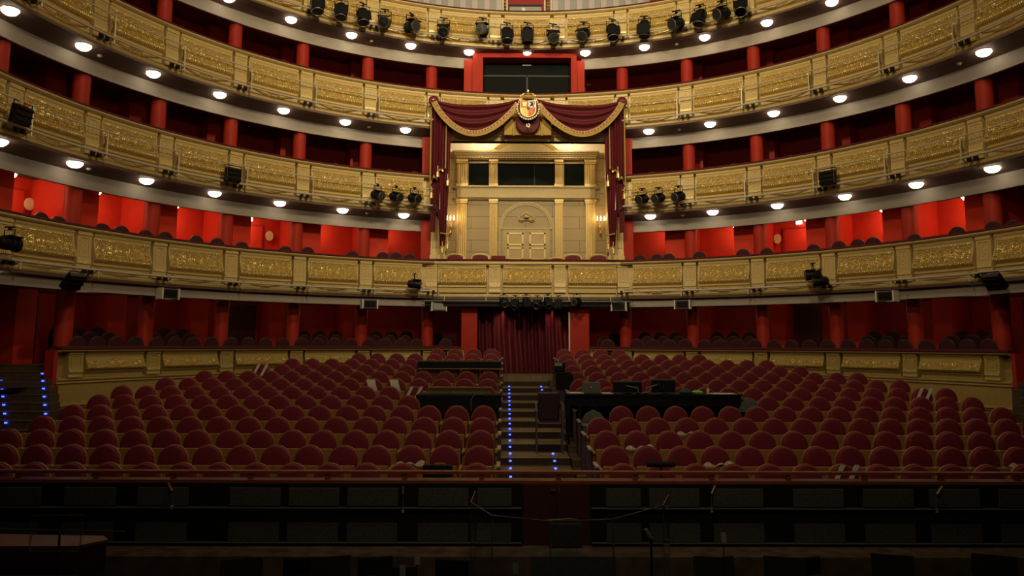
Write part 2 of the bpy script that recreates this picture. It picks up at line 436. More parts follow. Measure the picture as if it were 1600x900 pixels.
def rails(root, H, a0, a1, n, cush=True, m='cream'):
    """continuous members between two bearings, local z from 0 to H"""
    core = MB().ring([(R0 + .12, 0), (R0 + .20, 0), (R0 + .20, H), (R0 + .12, H)][::-1], a0, a1, n, 0)
    part(core, 'parapet_core', m, root)
    pr = [(.935, .03), (.94, .075), (.955, .10), (.965, .13), (.99, .14), (1.0, .13), (1.0, -.2), (.935, -.2)]
    part(MB().ring([(R0 - o, z * H) for z, o in pr], a0, a1, n, 0), 'cornice', m, root)
    pr = [(.0, .03), (.02, .06), (.05, .065), (.07, .04), (.10, .035), (.10, -.2), (0, -.2)]
    part(MB().ring([(R0 - o, z * H) for z, o in pr], a0, a1, n, 0), 'base_moulding', m, root)
    part(MB().ring([(R0 - .06, -.05), (R0 + .2, -.05), (R0 + .2, .0), (R0 - .06, .0)][::-1], a0, a1, n, 0), 'base_trim', 'soffit', root)
    if cush:
        part(MB().ring([(R0 - .08, H), (R0 - .10, H + .03), (R0 - .08, H + .07), (R0 + .2, H + .085), (R0 + .26, H + .03), (R0 + .24, H)][::-1], a0, a1, n, 0), 'armrest_cushion', 'cushvelvet', root, smooth=True)
for k in (1, 2, 3, 4):
    zt, zb = LV[k]; H = zt - zb
    side = 'broken by the central royal box' if k < 3 else 'curving past the middle above the royal box'
    if k == 4: side = 'hung with a row of black stage lamps'
    root = thing('balcony_parapet', 'gilded relief parapet of the %s, %s' % (TIER[k], side), 'balcony', (0, C0, zb), group='gilded balcony fronts')
    if k < 3:
        rails(root, H, -A1, -TH0 + .6, 60); rails(root, H, TH0 - .6, A1, 60)
        bays = [s * (TH0 + BAY * (j + .5)) for j in range(7) for s in (-1, 1)]; pils = [s * (TH0 + BAY * j) for j in range(1, 8) for s in (-1, 1)]
    else:
        rails(root, H, -A1, A1, 120)
        bays = [0] + [s * (TH0 + BAY * (j - .5)) for j in range(8) for s in (-1, 1)]; pils = [s * (TH0 + BAY * (j - 1)) for j in range(9) for s in (-1, 1)]
    for a in bays:
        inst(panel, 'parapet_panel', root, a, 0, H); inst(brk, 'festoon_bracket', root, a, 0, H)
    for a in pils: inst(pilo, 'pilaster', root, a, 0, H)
# ground tier parapet
zt, zb = 2.535, 1.86; H = zt - zb
root = thing('box_parapet', 'gilded low parapet wall behind the stalls seats, with sparse carved festoons', 'balcony', (0, C0, zb))
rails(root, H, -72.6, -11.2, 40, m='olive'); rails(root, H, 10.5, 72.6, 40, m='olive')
for j in range(5):
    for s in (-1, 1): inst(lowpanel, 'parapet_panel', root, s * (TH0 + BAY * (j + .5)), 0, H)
for j in range(0, 6):
    for s in (-1, 1): inst(lowpil, 'pilaster', root, s * (TH0 + BAY * j), 0, H)
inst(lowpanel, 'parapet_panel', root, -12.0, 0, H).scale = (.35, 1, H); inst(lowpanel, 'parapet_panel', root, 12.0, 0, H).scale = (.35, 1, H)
dado = MB()
for a0, a1 in ((-72.6, -11.2), (10.5, 72.6)):
    dado.ring([(R0 - .03, -1.9), (R0 + .2, -1.9), (R0 + .2, -.04), (R0 - .03, -.04)][::-1], a0, a1, 40, 0)
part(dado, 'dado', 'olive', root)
for z, n in ((-.03, 'dado_bead'), (-.52, 'dado_bead')):
    b = MB()
    for a0, a1 in ((-72.8, -11.2), (10.5, 72.8)):
        b.ring([(R0 - .07, z - .015), (R0 - .03, z - .02), (R0 - .03, z + .02), (R0 - .07, z + .015)][::-1], a0, a1, 40, 0)
    part(b, n, 'gold', root)
b = MB()
for a0, a1 in ((-72.9, -11.2), (10.5, 72.9)):
    b.ring([(R0 - .06, -1.9), (R0 - .02, -1.9), (R0 - .02, -.58), (R0 - .06, -.58)][::-1], a0, a1, 40, 0)
part(b, 'skirting', 'darkwood', root)
for s in (-1, 1):   # red end returns of the parapet
    part(MB().ring([(R0 + .0, -1.9), (R0 + .25, -1.9), (R0 + .25, H), (R0, H)][::-1], s * 72.6, s * 73.1, 1, 0), 'end_return', 'deepred', root)
# ================================================================== ROYAL BOX
YR = 23.82
def atx(x0, x1): return x0, x1
rb = thing('royal_box_balcony', 'straight gilded balcony front of the central royal box', 'balcony', (0, YR - R0, LV[1][1]))
H = 5.28 - 4.18
for x in (-2.06, 0, 2.06): inst(panel, 'parapet_panel', rb, 0, .02, H, (x, 0))
for x in (-1.03, 1.03): inst(pilo, 'pilaster', rb, 0, .02, H, (x, 0))
for x in (-3.03, 3.03): inst(pilo, 'pilaster', rb, 0, .02, H, (x, 0))
y = R0
part(MB().b2(-3.24, 3.24, y + .12, y + .22, .0, H), 'parapet_core', 'cream', rb)
part(MB().b2(-3.28, 3.28, y - .13, y + .25, H * .955, H + .02).b2(-3.26, 3.26, y - .08, y + .25, H * .925, H * .957), 'cornice', 'cream', rb)
part(MB().b2(-3.28, 3.28, y - .1, y + .3, H + .02, H + .10), 'armrest_cushion', 'cushvelvet', rb, bevel=.02)
part(MB().b2(-3.26, 3.26, y - .06, y + .25, 0, .10), 'base_moulding', 'cream', rb)
struct(MB().b2(-3.24, 3.24, YR - .06, 26.4, 4.0, 4.17), 'ceiling', 'soffit')
struct(MB().b2(-2.95, 2.95, YR + .2, 26.3, 4.17, 4.5), 'floor', 'carpet')
# shell
YB = 26.2
struct(MB().b2(-2.95, 2.95, YB, YB + .2, 4.4, 9.46), 'wall_royal_box', 'stone')
struct(MB().b2(-2.95, 2.95, YB + .02, YB + .2, 9.46, 10.1), 'wall_royal_box_top', 'white')
struct(MB().b2(-2.98, -2.80, YR + .35, YB + .2, 4.4, 10.1).b2(2.80, 2.98, YR + .35, YB + .2, 4.4, 10.1), 'wall_royal_box_sides', 'cream')
struct(MB().b2(-2.98, 2.98, YR + .35, YB + .2, 10.02, 10.12), 'ceiling', 'white')
# straight frame of jambs and lintel round the opening, no arch
fr = thing('royal_box_archway', 'gilded surround around the opening of the royal box', 'archway', (0, 0, 0))
for s in (-1, 1):
    j = MB()
    j.b2(s * 2.62, s * 3.10, YR + .22, YR + .5, 4.4, 9.62)
    for q in range(4): j.tube([(s * (2.72 + q * .1), YR + .22, 5.75), (s * (2.72 + q * .1), YR + .22, 9.2)], .03, 8)
    j.b2(s * 2.58, s * 3.12, YR + .14, YR + .5, 5.36, 5.5).b2(s * 2.62, s * 3.10, YR + .17, YR + .5, 5.5, 5.66)
    part(j, 'jamb', 'cream', fr)
b = MB().b2(-2.62, 2.62, YR + .22, YR + .48, 9.27, 9.62).b2(-2.66, 2.66, YR + .15, YR + .5, 9.42, 9.50).b2(-2.64, 2.64, YR + .18, YR + .5, 9.27, 9.31)
part(b, 'lintel', 'cream', fr)
# inner architecture
ar = thing('royal_box_wall_order', 'gilded pilasters, cornices and pediment on the back wall of the royal box', 'wall decoration', (0, YB, 0))
def cor(mbx, x0, x1, z0, z1, d):
    n = 5
    for i in range(n):
        zz0 = z0 + (z1 - z0) * i / n; mbx.b2(x0 - .035 * i, x1 + .035 * i, -d * (.45 + .55 * i / (n - 1)), 0, zz0, z0 + (z1 - z0) * (i + 1) / n)
b = MB(); cor(b, -2.45, 2.45, 9.16, 9.46, .26); part(b, 'upper_cornice', 'antique', ar)
b = MB()
for k in range(46): b.b2(-2.42 + k * .107, -2.42 + k * .107 + .05, -.20, -.1, 9.20, 9.25)
part(b, 'dentil_course', 'antiquegold', ar)
b = MB(); pts = []
for k in range(21):
    a = PI * (.5 + (k / 20 - .5) * .62); pts.append((1.63 * math.cos(a), 8.43 + 1.5 * math.sin(a)))
inner = [(p[0] * .90, 9.46 + max(0, (p[1] - 9.56)) * .95) for p in pts[::-1]]
b.prism([(p[0], max(9.46, p[1] - .02)) for p in pts] + [(-1.35, 9.46)] if False else [(1.35, 9.46)] + [(p[0], max(9.47, p[1])) for p in pts] + [(-1.35, 9.46)], -.20, 0)
part(b, 'segmental_pediment', 'antique', ar)
b = MB()
for q, rr in ((0, 1.0), (1, .93), (2, .86)):
    b.tube([(p[0] * rr, -.21, 9.50 + (max(9.47, p[1]) - 9.5) * rr) for p in pts], .02, 6)
part(b, 'pediment_moulding', 'antiquegold', ar)
def pilaster(x, w, z0, z1):
    b = MB().b2(x - w / 2, x + w / 2, -.10, 0, z0, z1)
    for q in range(4): xx = x - w * .33 + q * w * .22; b.tube([(xx, -.10, z0 + .12), (xx, -.10, z1 - .16)], w * .075, 6)
    b.b2(x - w * .62, x + w * .62, -.16, 0, z1 - .08, z1).b2(x - w * .56, x + w * .56, -.14, 0, z1 - .14, z1 - .08)
    b.b2(x - w * .6, x + w * .6, -.15, 0, z0, z0 + .10)
    part(b, 'pilaster', 'antiquegold', ar)
for x, w_ in ((-2.24, .34), (-1.13, .26), (1.17, .26), (2.28, .34)):
    pilaster(x, w_, 8.20, 9.16); pilaster(x, w_, 4.6, 7.74)
b = MB(); b.b2(-2.42, 2.45, -.14, 0, 7.76, 8.12); cor(b, -2.44, 2.47, 8.08, 8.18, .2); cor(b, -2.42, 2.45, 7.72, 7.80, .2)
part(b, 'entablature', 'antique', ar)
b = MB()
for a in range(24):
    t0, t1 = PI * a / 24, PI * (a + 1) / 24
    for r0, r1, d in ((.90, .97, .05), (.84, .90, .03)):
        b.add([(.03 + r * math.cos(t), yy, 6.70 + r * math.sin(t)) for t in (t0, t1) for r in (r0, r1) for yy in (-d, 0)],
              [(0, 2, 6, 4), (1, 5, 7, 3), (0, 4, 5, 1), (2, 3, 7, 6)])
b.b2(-.94, -.87, -.05, 0, 4.6, 6.7).b2(.93, 1.0, -.05, 0, 4.6, 6.7)
part(b, 'arch_moulding', 'antique', ar)
b = MB().b2(-.86, .92, -.05, 0, 6.68, 6.75)
part(b, 'door_lintel', 'antique', ar)
# crowned ornament over the door
cr = MB()
for s in (-1, 1):
    cr.tube([(.03 + s * .05, -.05, 7.05), (.03 + s * .15, -.07, 7.0), (.03 + s * .25, -.06, 7.04), (.03 + s * .28, -.05, 7.12), (.03 + s * .22, -.05, 7.16)], [.03, .03, .026, .02, .01], 6)
    cr.tube([(.03, -.05, 7.03), (.03 + s * .2, -.05, 6.95), (.03 + s * .3, -.05, 6.99)], [.02, .02, .008], 6)
    cr.tube([(.03 + s * .08, -.05, 7.1), (.03 + s * .13, -.06, 7.2), (.03, -.05, 7.27)], .014, 6)
cr.lathe([(.09, 0), (.10, .03), (.06, .08), (.02, .12)], (.03, -.07, 7.08), 10)
part(cr, 'crown_ornament', 'antiquegold', ar)
# windows of the royal box back wall
for k, (x0, x1) in enumerate(((-2.02, -1.30), (-.98, 1.04), (1.36, 2.08))):
    f = MB()
    for a in ((x0 - .05, x1 + .05, 9.04, 9.10), (x0 - .05, x1 + .05, 8.20, 8.25), (x0 - .05, x0, 8.2, 9.1), (x1, x1 + .05, 8.2, 9.1)):
        f.b2(a[0], a[1], YB - .06, YB, a[2], a[3])
    wf = struct(f, 'window_%d' % (k + 1), 'antique')
    g = MB().b2(x0, x1, YB - .02, YB - .005, 8.25, 9.04).build('pane', 'glassdark', wf)
    if k == 1: MB().b2(.30, .33, YB - .035, YB - .015, 8.25, 9.04).build('mullion', 'blackmetal', wf)
# double door
dr = struct(MB().b2(-.80, .86, YB - .03, YB, 4.6, 6.68), 'door_1', 'antique')
for x0, x1 in ((-.72, .00), (.06, .78)):
    lf = MB().b2(x0, x1, YB - .055, YB - .03, 4.62, 6.66).build('door_leaf', 'antique', dr)
    for z0, z1 in ((6.12, 6.56), (5.60, 6.04), (4.7, 5.5)):
        m_ = MB(); e = .05
        m_.b2(x0 + .08, x1 - .08, YB - .075, YB - .055, z0, z0 + e).b2(x0 + .08, x1 - .08, YB - .075, YB - .055, z1 - e, z1)
        m_.b2(x0 + .08, x0 + .08 + e, YB - .075, YB - .055, z0, z1).b2(x1 - .08 - e, x1 - .08, YB - .075, YB - .055, z0, z1)
        m_.build('door_panel', 'antiquegold', lf)
# sconces
for s in (-1, 1):
    xx = s * 2.62; t = thing('wall_sconce', 'gilded candle sconce on the %s side wall of the royal box' % SIDE[s], 'wall lamp', (xx, YB - .12, 6.55), group=None)
    b = MB().lathe([(.02, -.1), (.05, 0), (.03, .1), (.05, .2), (.02, .3)], (0, 0, 0), 10)
    for q in (-1, 0, 1):
        b.tube([(0, 0, .15), (q * .09, -.08, .1), (q * .12, -.12, .25), (q * .12, -.12, .38)], .014, 6)
        b.lathe([(.01, .0), (.035, .03), (.035, .04)], (q * .12, -.12, .36), 8)
    for q in range(5): b.lathe([(.003, -.02), (.013, 0), (.003, .02)], ((-1) ** q * .05, -.06, .05 - q * .06), 6)
    bk = part(b, 'bracket', 'brass', t)
    for q in (-1, 0, 1):
        part(MB().lathe([(.010, 0), (.012, .06), (.018, .09), (.014, .13), (.003, .17)], (q * .12, -.12, .42), 8), 'candle_bulb', 'flame', bk)
    l = lamp('sconce_light', 'POINT', (s * 2.45, YB - .45, 7.15), 5, (1, .62, .28), .06)
# royal box ceiling lamps
for s in (-1, 1):
    t = MB().lathe([(.02, -.12), (.16, -.09), (.22, 0)], (s * 1.45, 25.5, 10.02), 18).build('ceiling_lamp', 'lampbox')
    tag(t, 'lit ceiling lamp inside the royal box, on the %s' % SIDE[s], 'lamp')
lamp('royal_box_light', 'AREA', (0, 24.9, 9.95), 14, (1, .82, .50), 1.4, (0, 26.0, 5.5))
for s in (-1, 1): lamp('royal_cove_light', 'POINT', (s * 1.5, 25.0, 9.75), 22, (1, .86, .62), .12)
# royal chairs
def royal_chair(x, low, lab):
    t = thing('royal_chair', lab, 'chair', (x, 24.45, 4.56), group='gilded chairs in the royal box')
    w_ = .28; top = 1.04 if not low else .93
    out = [(-w_, .45), (w_, .45), (w_, top - .10)] + [(w_ * math.cos(PI * k / 10), top - .10 + .10 * math.sin(PI * k / 10)) for k in range(1, 10)] + [(-w_, top - .10)]
    part(MB().prism([(p[0] * .88, .45 + (p[1] - .45) * .94) for p in out], -.035, .03), 'backrest', 'velvet', t)
    part(MB().tube([(p[0], 0, p[1]) for p in out + out[:1]], .028, 8), 'backrest_frame', 'gold', t)
    part(MB().b2(-.28, .28, -.5, -.02, .40, .50), 'seat', 'velvet', t, bevel=.02)
    for a in (-.25, .25):
        for yy in (-.46, 0): part(MB().tube([(a, yy, 0), (a, yy, .42)], [.018, .028], 8), 'leg', 'gold', t)
    return t
for x, low, lab in ((-2.33, 0, 'red velvet gilt-framed chair in the royal box, leftmost'), (-1.52, 0, 'red velvet gilt-framed chair in the royal box, second from the left'),
                    (.98, 1, 'lower gilt chair in the royal box just right of the door'), (1.50, 0, 'gilt-framed chair in the royal box, second from the right'), (2.33, 0, 'gilt-framed chair in the royal box, rightmost')):
    royal_chair(x, low, lab)
for x, lab in ((-.93, 'plain crimson high-backed armchair left of the royal box door'),):
    t = thing('armchair', lab, 'chair', (x, 24.45, 4.5))
    part(MB().b2(-.23, .23, -.05, .05, .4, 1.05), 'backrest', 'velvet', t, bevel=.02); part(MB().b2(-.25, .25, -.5, 0, .2, .48), 'seat', 'velvet', t, bevel=.02)
    for a in (-.22, .22):
        for yy in (-.46, 0): part(MB().tube([(a, yy, 0), (a, yy, .2)], .02, 6), 'leg', 'gold', t)
# ------------------------------------------------------------------ drapery and crest
YD = 23.42
dp = thing('royal_drapery', 'maroon velvet drapery with gold edging swagged above the royal box', 'curtain', (0, YD, 0))
M['fringe'] = mat('gold_fringe', (.34, .21, .022), .6, .2, .3, 60)
def swag(x0, x1):
    sg = 1 if x1 > x0 else -1
    def top(u): return 10.42 - .19 * math.sin(PI * u) ** .8 + .03 * u
    def bot(u): return 10.30 - 1.02 * (math.sin(PI * (u ** .92)) ** .85) - .05 * u
    def fn(u, v):
        x = x0 + (x1 - x0) * u; z = top(u) + (bot(u) - top(u)) * v
        d = .075 * math.sin(v * 22 + 3.2 * math.sin(PI * u)) * math.sin(PI * u) ** .5 * (1 - .3 * v)
        return (x, -.16 - .08 * math.sin(PI * v) * math.sin(PI * u) + d, z)
    part(MB().sheet(fn, 48, 64, .03), 'swag', 'drape', dp, smooth=True)
    def band(w0, w1, oy):
        def g(u, v):
            u2 = min(1, u + .01); u1 = max(0, u - .01)
            tx, tz = (x1 - x0) * (u2 - u1), bot(u2) - bot(u1); L = math.hypot(tx, tz)
            nx, nz = -tz / L * sg, tx / L * sg; w_ = w0 + (w1 - w0) * v
            return (x0 + (x1 - x0) * u + nx * w_, oy, bot(u) + nz * w_)
        return g
    part(MB().sheet(band(.12, .01, -.27), 56, 3, .02), 'gold_braid', 'braid', dp, smooth=True)
    part(MB().sheet(band(.01, -.07, -.26), 56, 3, .02), 'gold_fringe', 'fringe', dp, smooth=True)
    for k in range(26):
        p = band(.065, .065, -.29)((k + .7) / 27, 0)
        part(MB().lathe([(.004, -.025), (.024, 0), (.004, .025)], p, 6), 'braid_boss', 'gold', dp)
M['braid'] = mat('ornate_gold_braid', (.26, .14, .035), .5, .3, .5, 22)
swag(-3.0, -.30); swag(3.0, .30)
for s in (-1, 1):
    # short jabot with zigzag hem, long tied drape behind and its pale gold lining
    def jab(u, v):
        zb_ = 7.62 + (.55 * u + .16 * abs(math.sin(u * 7)))
        z = 10.30 + (zb_ - 10.30) * v
        return (s * (3.10 - .50 * u * (1 - .05 * v)), .075 * math.sin(u * 17) - .0, z)
    part(MB().sheet(jab, 26, 40, .03), 'side_drape', 'drape', dp, smooth=True)
    def trim(u, v):
        p = jab(u, .985 + .03 * v); return (p[0], p[1] - .03, p[2])
    part(MB().sheet(trim, 26, 2, .02), 'hem_braid', 'gold', dp)
    part(MB().sheet(lambda u, v: (s * (3.10 - .035 * u), -.05, 10.3 - v * 2.75), 2, 30, .03), 'edge_braid', M['fringe'], dp)
    part(MB().sheet(lambda u, v: (s * (2.62 - .035 * u), -.06, 9.7 - v * 1.5), 2, 30, .03), 'edge_braid', M['fringe'], dp)
    def long_(u, v):
        z = 9.9 + (5.75 - 9.9) * v; w_ = .52 - .36 * (v ** 1.6)
        return (s * (2.44 + .02 + (.28 * v) ** 1.3 * .2 + w_ * u + .10 * v * v), .12 + .05 * math.sin(u * 16), z)
    part(MB().sheet(long_, 26, 40, .03), 'long_drape', 'drape', dp, smooth=True)
    def lin(u, v):
        z = 8.6 + (6.2 - 8.6) * v
        return (s * (3.10 - .03 * v - .20 * u * (1 - .2 * v)), .16 + .02 * math.sin(u * 12), z)
    part(MB().sheet(lin, 12, 20, .02), 'outer_drape', 'drape', dp, smooth=True)
    part(MB().tube([(s * 2.42, .05, 6.15), (s * 2.55, -.02, 6.10), (s * 2.74, .05, 6.15)], .025, 8), 'tie_back', 'gold', dp)
    for xx, z in ((2.84, 8.02), (3.03, 7.35), (2.52, 7.75), (2.66, 5.62), (2.50, 5.75)):
        part(MB().lathe([(.012, .25), (.012, .12), (.04, .10), (.03, .06), (.05, .04), (.055, -.12), (.01, -.13)], (s * xx, -.12, z), 10), 'tassel', 'gold', dp)
    rz = MB().lathe([(.02, -.05), (.15, -.05), (.17, 0), (.15, .05), (.02, .05)], (0, 0, 0), 24)
    rz.v = [(x + s * 3.0, z - .14, y + 10.38) for x, y, z in rz.v]
    part(rz, 'rosette', 'velvet', dp, smooth=True)
    for r_, nm, m_ in ((.12, 'rosette_ring', 'gold'),):
        part(MB().tube([(s * 3.0 + r_ * math.cos(a * PI / 12), -.20, 10.38 + r_ * math.sin(a * PI / 12)) for a in range(25)], .016, 6), nm, 'velvet', dp)
    hb = MB().lathe([(.005, -.04), (.045, -.02), (.05, .02), (.03, .04)], (0, 0, 0), 10); hb.v = [(x + s * 3.0, z - .21, y + 10.38) for x, y, z in hb.v]
    part(hb, 'rosette_button', 'brass', dp)
# central velvet oval and gold gores
part(MB().sheet(lambda u, v: (-.75 + 1.5 * u, .10, 9.86 - .52 * v), 10, 6, .03), 'gold_gore', M['fringe'], dp)
for s in (-1, 1):
    part(MB().tube([(s * .45, .04, 9.6), (s * .45, .04, 9.3)], .03, 8), 'gore_tassel', 'gold', dp)
ov = MB().lathe([(.02, -.06), (.36, -.05), (.40, 0), (.36, .03), (.02, .03)], (0, 0, 0), 32)
ov.v = [(x, z - .06, y * 1.02 + 9.72) for x, y, z in ov.v]; part(ov, 'velvet_oval', 'drape', dp, smooth=True)
cs = thing('coat_of_arms', 'royal coat of arms with crown and collar at the middle of the drapery', 'emblem', (0, YD - .36, 10.08))
def disc(mb, x, z, rx, rz_, y0, y1, n=28): return mb.prism([(x + rx * math.cos(2 * PI * k / n), z + rz_ * math.sin(2 * PI * k / n)) for k in range(n)], y0, y1)
M['heraldic_red'] = mat('heraldic_red', (.65, .10, .03), .5); M['heraldic_white'] = mat('heraldic_white', (.80, .74, .66), .5)
M['heraldic_gold'] = mat('heraldic_gold', (.85, .55, .14), .4, .3); M['heraldic_violet'] = mat('heraldic_violet', (.05, .03, .08), .5)
part(disc(MB(), 0, -.01, .37, .39, -.02, .05), 'backing', 'drape', cs)
col_ = MB()
for k in range(30):
    a = 2 * PI * (k + .5) / 30
    if abs(math.degrees(a) - 90) < 32: continue
    col_.box((.345 * math.cos(a), -.04, -.01 + .365 * math.sin(a)), (.05, .04, .05) if k % 2 else (.03, .05, .06))
part(col_, 'collar', 'heraldic_white', cs)
sh = [(-.25, .25), (.25, .25)] + [(.25 * math.cos(t), -.08 + .22 * math.sin(t)) for t in [-(PI * k / 12) for k in range(0, 13)]]
part(MB().prism(sh, -.05, -.01), 'shield', 'heraldic_gold', cs)
part(MB().b2(-.23, 0, -.062, -.05, .0, .235), 'castle_quarter', 'heraldic_red', cs)
b = MB().b2(-.17, -.06, -.075, -.06, .04, .13)
for q in (-.165, -.115, -.065): b.b2(q - .018, q + .018, -.075, -.06, .13, .185)
part(b, 'castle', 'heraldic_gold', cs)
part(MB().b2(0, .23, -.062, -.05, .0, .235), 'lion_quarter', 'heraldic_white', cs)
lion = MB().tube([(.06, -.075, .04), (.10, -.075, .09), (.13, -.075, .14), (.11, -.075, .19)], [.012, .025, .028, .022], 8)
lion.tube([(.12, -.075, .14), (.07, -.075, .16), (.05, -.075, .19)], .012, 6).tube([(.10, -.075, .09), (.15, -.075, .06), (.17, -.075, .02)], .014, 6)
lion.tube([(.13, -.075, .10), (.18, -.075, .10), (.20, -.075, .16), (.17, -.075, .20)], .009, 6)
part(lion, 'lion', 'heraldic_violet', cs)
b = MB()
for q in range(4):
    x = -.205 + q * .055; zb_ = -.08 - .22 * math.sqrt(max(0, 1 - (x / .25) ** 2)) * .9
    b.b2(x, x + .025, -.062, -.05, zb_, -.015)
part(b, 'pale_stripes', 'heraldic_red', cs)
part(MB().prism([(0, -.01), (.23, -.01), (.225, -.10), (.18, -.20), (.10, -.26), (0, -.285)], -.062, -.05), 'chain_quarter', 'heraldic_red', cs)
b = MB()
for a in range(8): b.tube([(.11, -.07, -.12), (.11 + .08 * math.cos(a * PI / 4), -.07, -.12 + .08 * math.sin(a * PI / 4))], .006, 5)
part(b, 'chains', 'heraldic_gold', cs)
part(disc(MB(), 0, -.02, .045, .05, -.08, -.06), 'centre_shield', 'heraldic_violet', cs)
b = MB().lathe([(.20, .27), (.22, .30), (.21, .33)], (0, 0, 0), 20)
for k in range(8):
    a = 2 * PI * k / 8; ca, sa = math.cos(a), math.sin(a)
    b.tube([(.20 * ca, .20 * sa * .5, .32), (.24 * ca, .24 * sa * .5, .40), (.14 * ca, .14 * sa * .5, .47), (0, 0, .46)], .016, 6)
    b.lathe([(.004, -.03), (.03, 0), (.004, .03)], (.21 * ca, .21 * sa * .5, .37), 6)
b.lathe([(.01, .46), (.035, .49), (.01, .52)], (0, 0, 0), 8).b2(-.008, .008, -.01, .01, .51, .60).b2(-.03, .03, -.01, .01, .55, .565)
part(b, 'crown', 'gold', cs)
part(MB().tube([(-.05, -.03, -.52), (-.04, -.03, -.60), (.02, -.03, -.63), (.05, -.03, -.56), (.01, -.03, -.50)], [.02, .035, .04, .03, .015], 8), 'fleece_pendant', 'heraldic_white', cs)
# ================================================================== CONTROL ROOM over the third balcony
fr = MB().b2(-1.82, -1.48, 24.3, 24.9, 10.7, 12.46).b2(1.47, 1.66, 24.3, 24.9, 10.7, 12.46).b2(-1.48, 1.47, 24.3, 24.9, 12.22, 12.46)
fr.b2(-2.12, -1.82, 24.5, 24.9, 10.7, 12.2).b2(1.66, 1.94, 24.5, 24.9, 10.7, 12.2)
wf = struct(fr, 'window_4', 'framered')
MB().b2(-1.48, 1.47, 24.8, 24.85, 10.7, 12.22).build('pane', 'glassdark', wf)
MB().b2(-.02, .04, 24.77, 24.8, 10.7, 11.75).b2(-1.48, 1.47, 24.77, 24.8, 11.72, 11.78).build('mullion', 'blackmetal', wf)
MB().b2(-.15, .15, 24.74, 24.78, 12.10, 12.14).build('room_sign', 'screen', wf)
M['palepane'] = mat('pale_glass_pane', (.46, .42, .40), .3)
# ================================================================== GALLERY above the fourth balcony
t = thing('control_desk', 'grey control desk behind the brass rails above the fourth balcony', 'desk', (0, 24.6, 13.4))
part(MB().b2(-.60, .50, 0, .5, 0, .75), 'cabinet', 'grey', t); part(MB().b2(-.62, .52, -.05, .5, .75, .80), 'desk_top', 'blackmetal', t)
part(MB().b2(-.18, -.06, -.02, 0, .58, .70), 'socket_plate', 'white', t)
for s, lab in ((-1, 'left'), (1, 'right')):
    t = thing('brass_railing', 'brass tube railing above the fourth balcony, %s of the grey desk' % lab, 'railing', (s * 1.15, 24.5, 13.6))
    for xx in (-.5, .5): part(MB().tube([(xx, 0, 0), (xx, 0, 1.0)], .025, 8), 'post', 'brass', t)
    for z in (.42, .54, .66, .80): part(MB().tube([(-.5, 0, z), (.5, 0, z)], .016, 8), 'rail', 'brass', t)
    part(MB().b2(-.5, .5, .25, .32, .2, .75), 'back_board', 'seatwood', t)
    t = thing('white_post', 'thin white upright above the fourth balcony, %s of the grey desk' % lab, 'post', (s * .64 - .04, 24.4, 13.6)); part(MB().tube([(0, 0, 0), (0, 0, 1.0)], .03, 8), 'upright', 'white', t)
    t = thing('glass_balustrade', 'pale glass balustrade with grey stripes above the fourth balcony, %s side' % lab, 'balustrade', (0, C0, 13.7))
    for q in range(8):
        a = s * (4.4 + q * 2.1)
        part(MB().ring([(R0 + .3, 0), (R0 + .32, 0), (R0 + .32, .85), (R0 + .3, .85)], a, a + s * 1.0, 2, 0), 'pale_pane', 'palepane', t)
        part(MB().ring([(R0 + .3, 0), (R0 + .32, 0), (R0 + .32, .85), (R0 + .3, .85)], a + s * 1.02, a + s * 2.06, 2, 0), 'grey_pane', 'grey', t)
    part(MB().tube([(s * 1.72 if False else P(s * 4.2, R0 + .3, 0)[0], (R0 + .3) * math.cos(rad(4.2)), 0), (P(s * 4.2, R0 + .3, 0)[0], (R0 + .3) * math.cos(rad(4.2)), .9)], .03, 8), 'end_post', 'white', t)
# ================================================================== GROUND TIER entrance
b = MB()
def ctn(u, v): return (-1.62 + 3.05 * u, 24.37 + .085 * math.sin(u * 72 + 2 * math.sin(v * 2) + 2 * math.sin(u * 9)) + .05 * math.sin(u * 23), 1.78 + 2.3 * v)
cu = thing('entrance_curtain', 'dark red velvet curtain closing the central entrance at the top of the aisle', 'curtain', (0, 0, 0))
part(MB().sheet(ctn, 260, 8, .02), 'curtain_cloth', mat('dark_entrance_velvet', (.085, .003, .009), .6, 0, .1, 9), cu, smooth=True)
part(MB().tube([(-1.7, 24.36, 4.02), (1.5, 24.36, 4.02)], .03, 8), 'curtain_rod', 'blackmetal', cu)
for s, x0, x1 in ((-1, -2.08, -1.58), (1, 1.36, 1.96)):
    tag(MB().b2(x0, x1, 23.95, 24.5, 1.6, 4.05).build('square_pillar', 'column_red'), 'square red pillar on the %s of the entrance curtain' % SIDE[s], 'pillar')
tag(MB().tube([(1.33, 23.9, 1.76), (1.33, 23.9, 3.7)], .025, 8).build('curtain_pole', 'white'), 'thin pale pole between the entrance curtain and the right pillar', 'pole')
for s in (-1, 1): lamp('entrance_lamp_light', 'SPOT', (s * .78, 23.98, 3.96), 26, (1, .55, .40), .02, (s * .80, 24.38, 3.2), 60, .9)
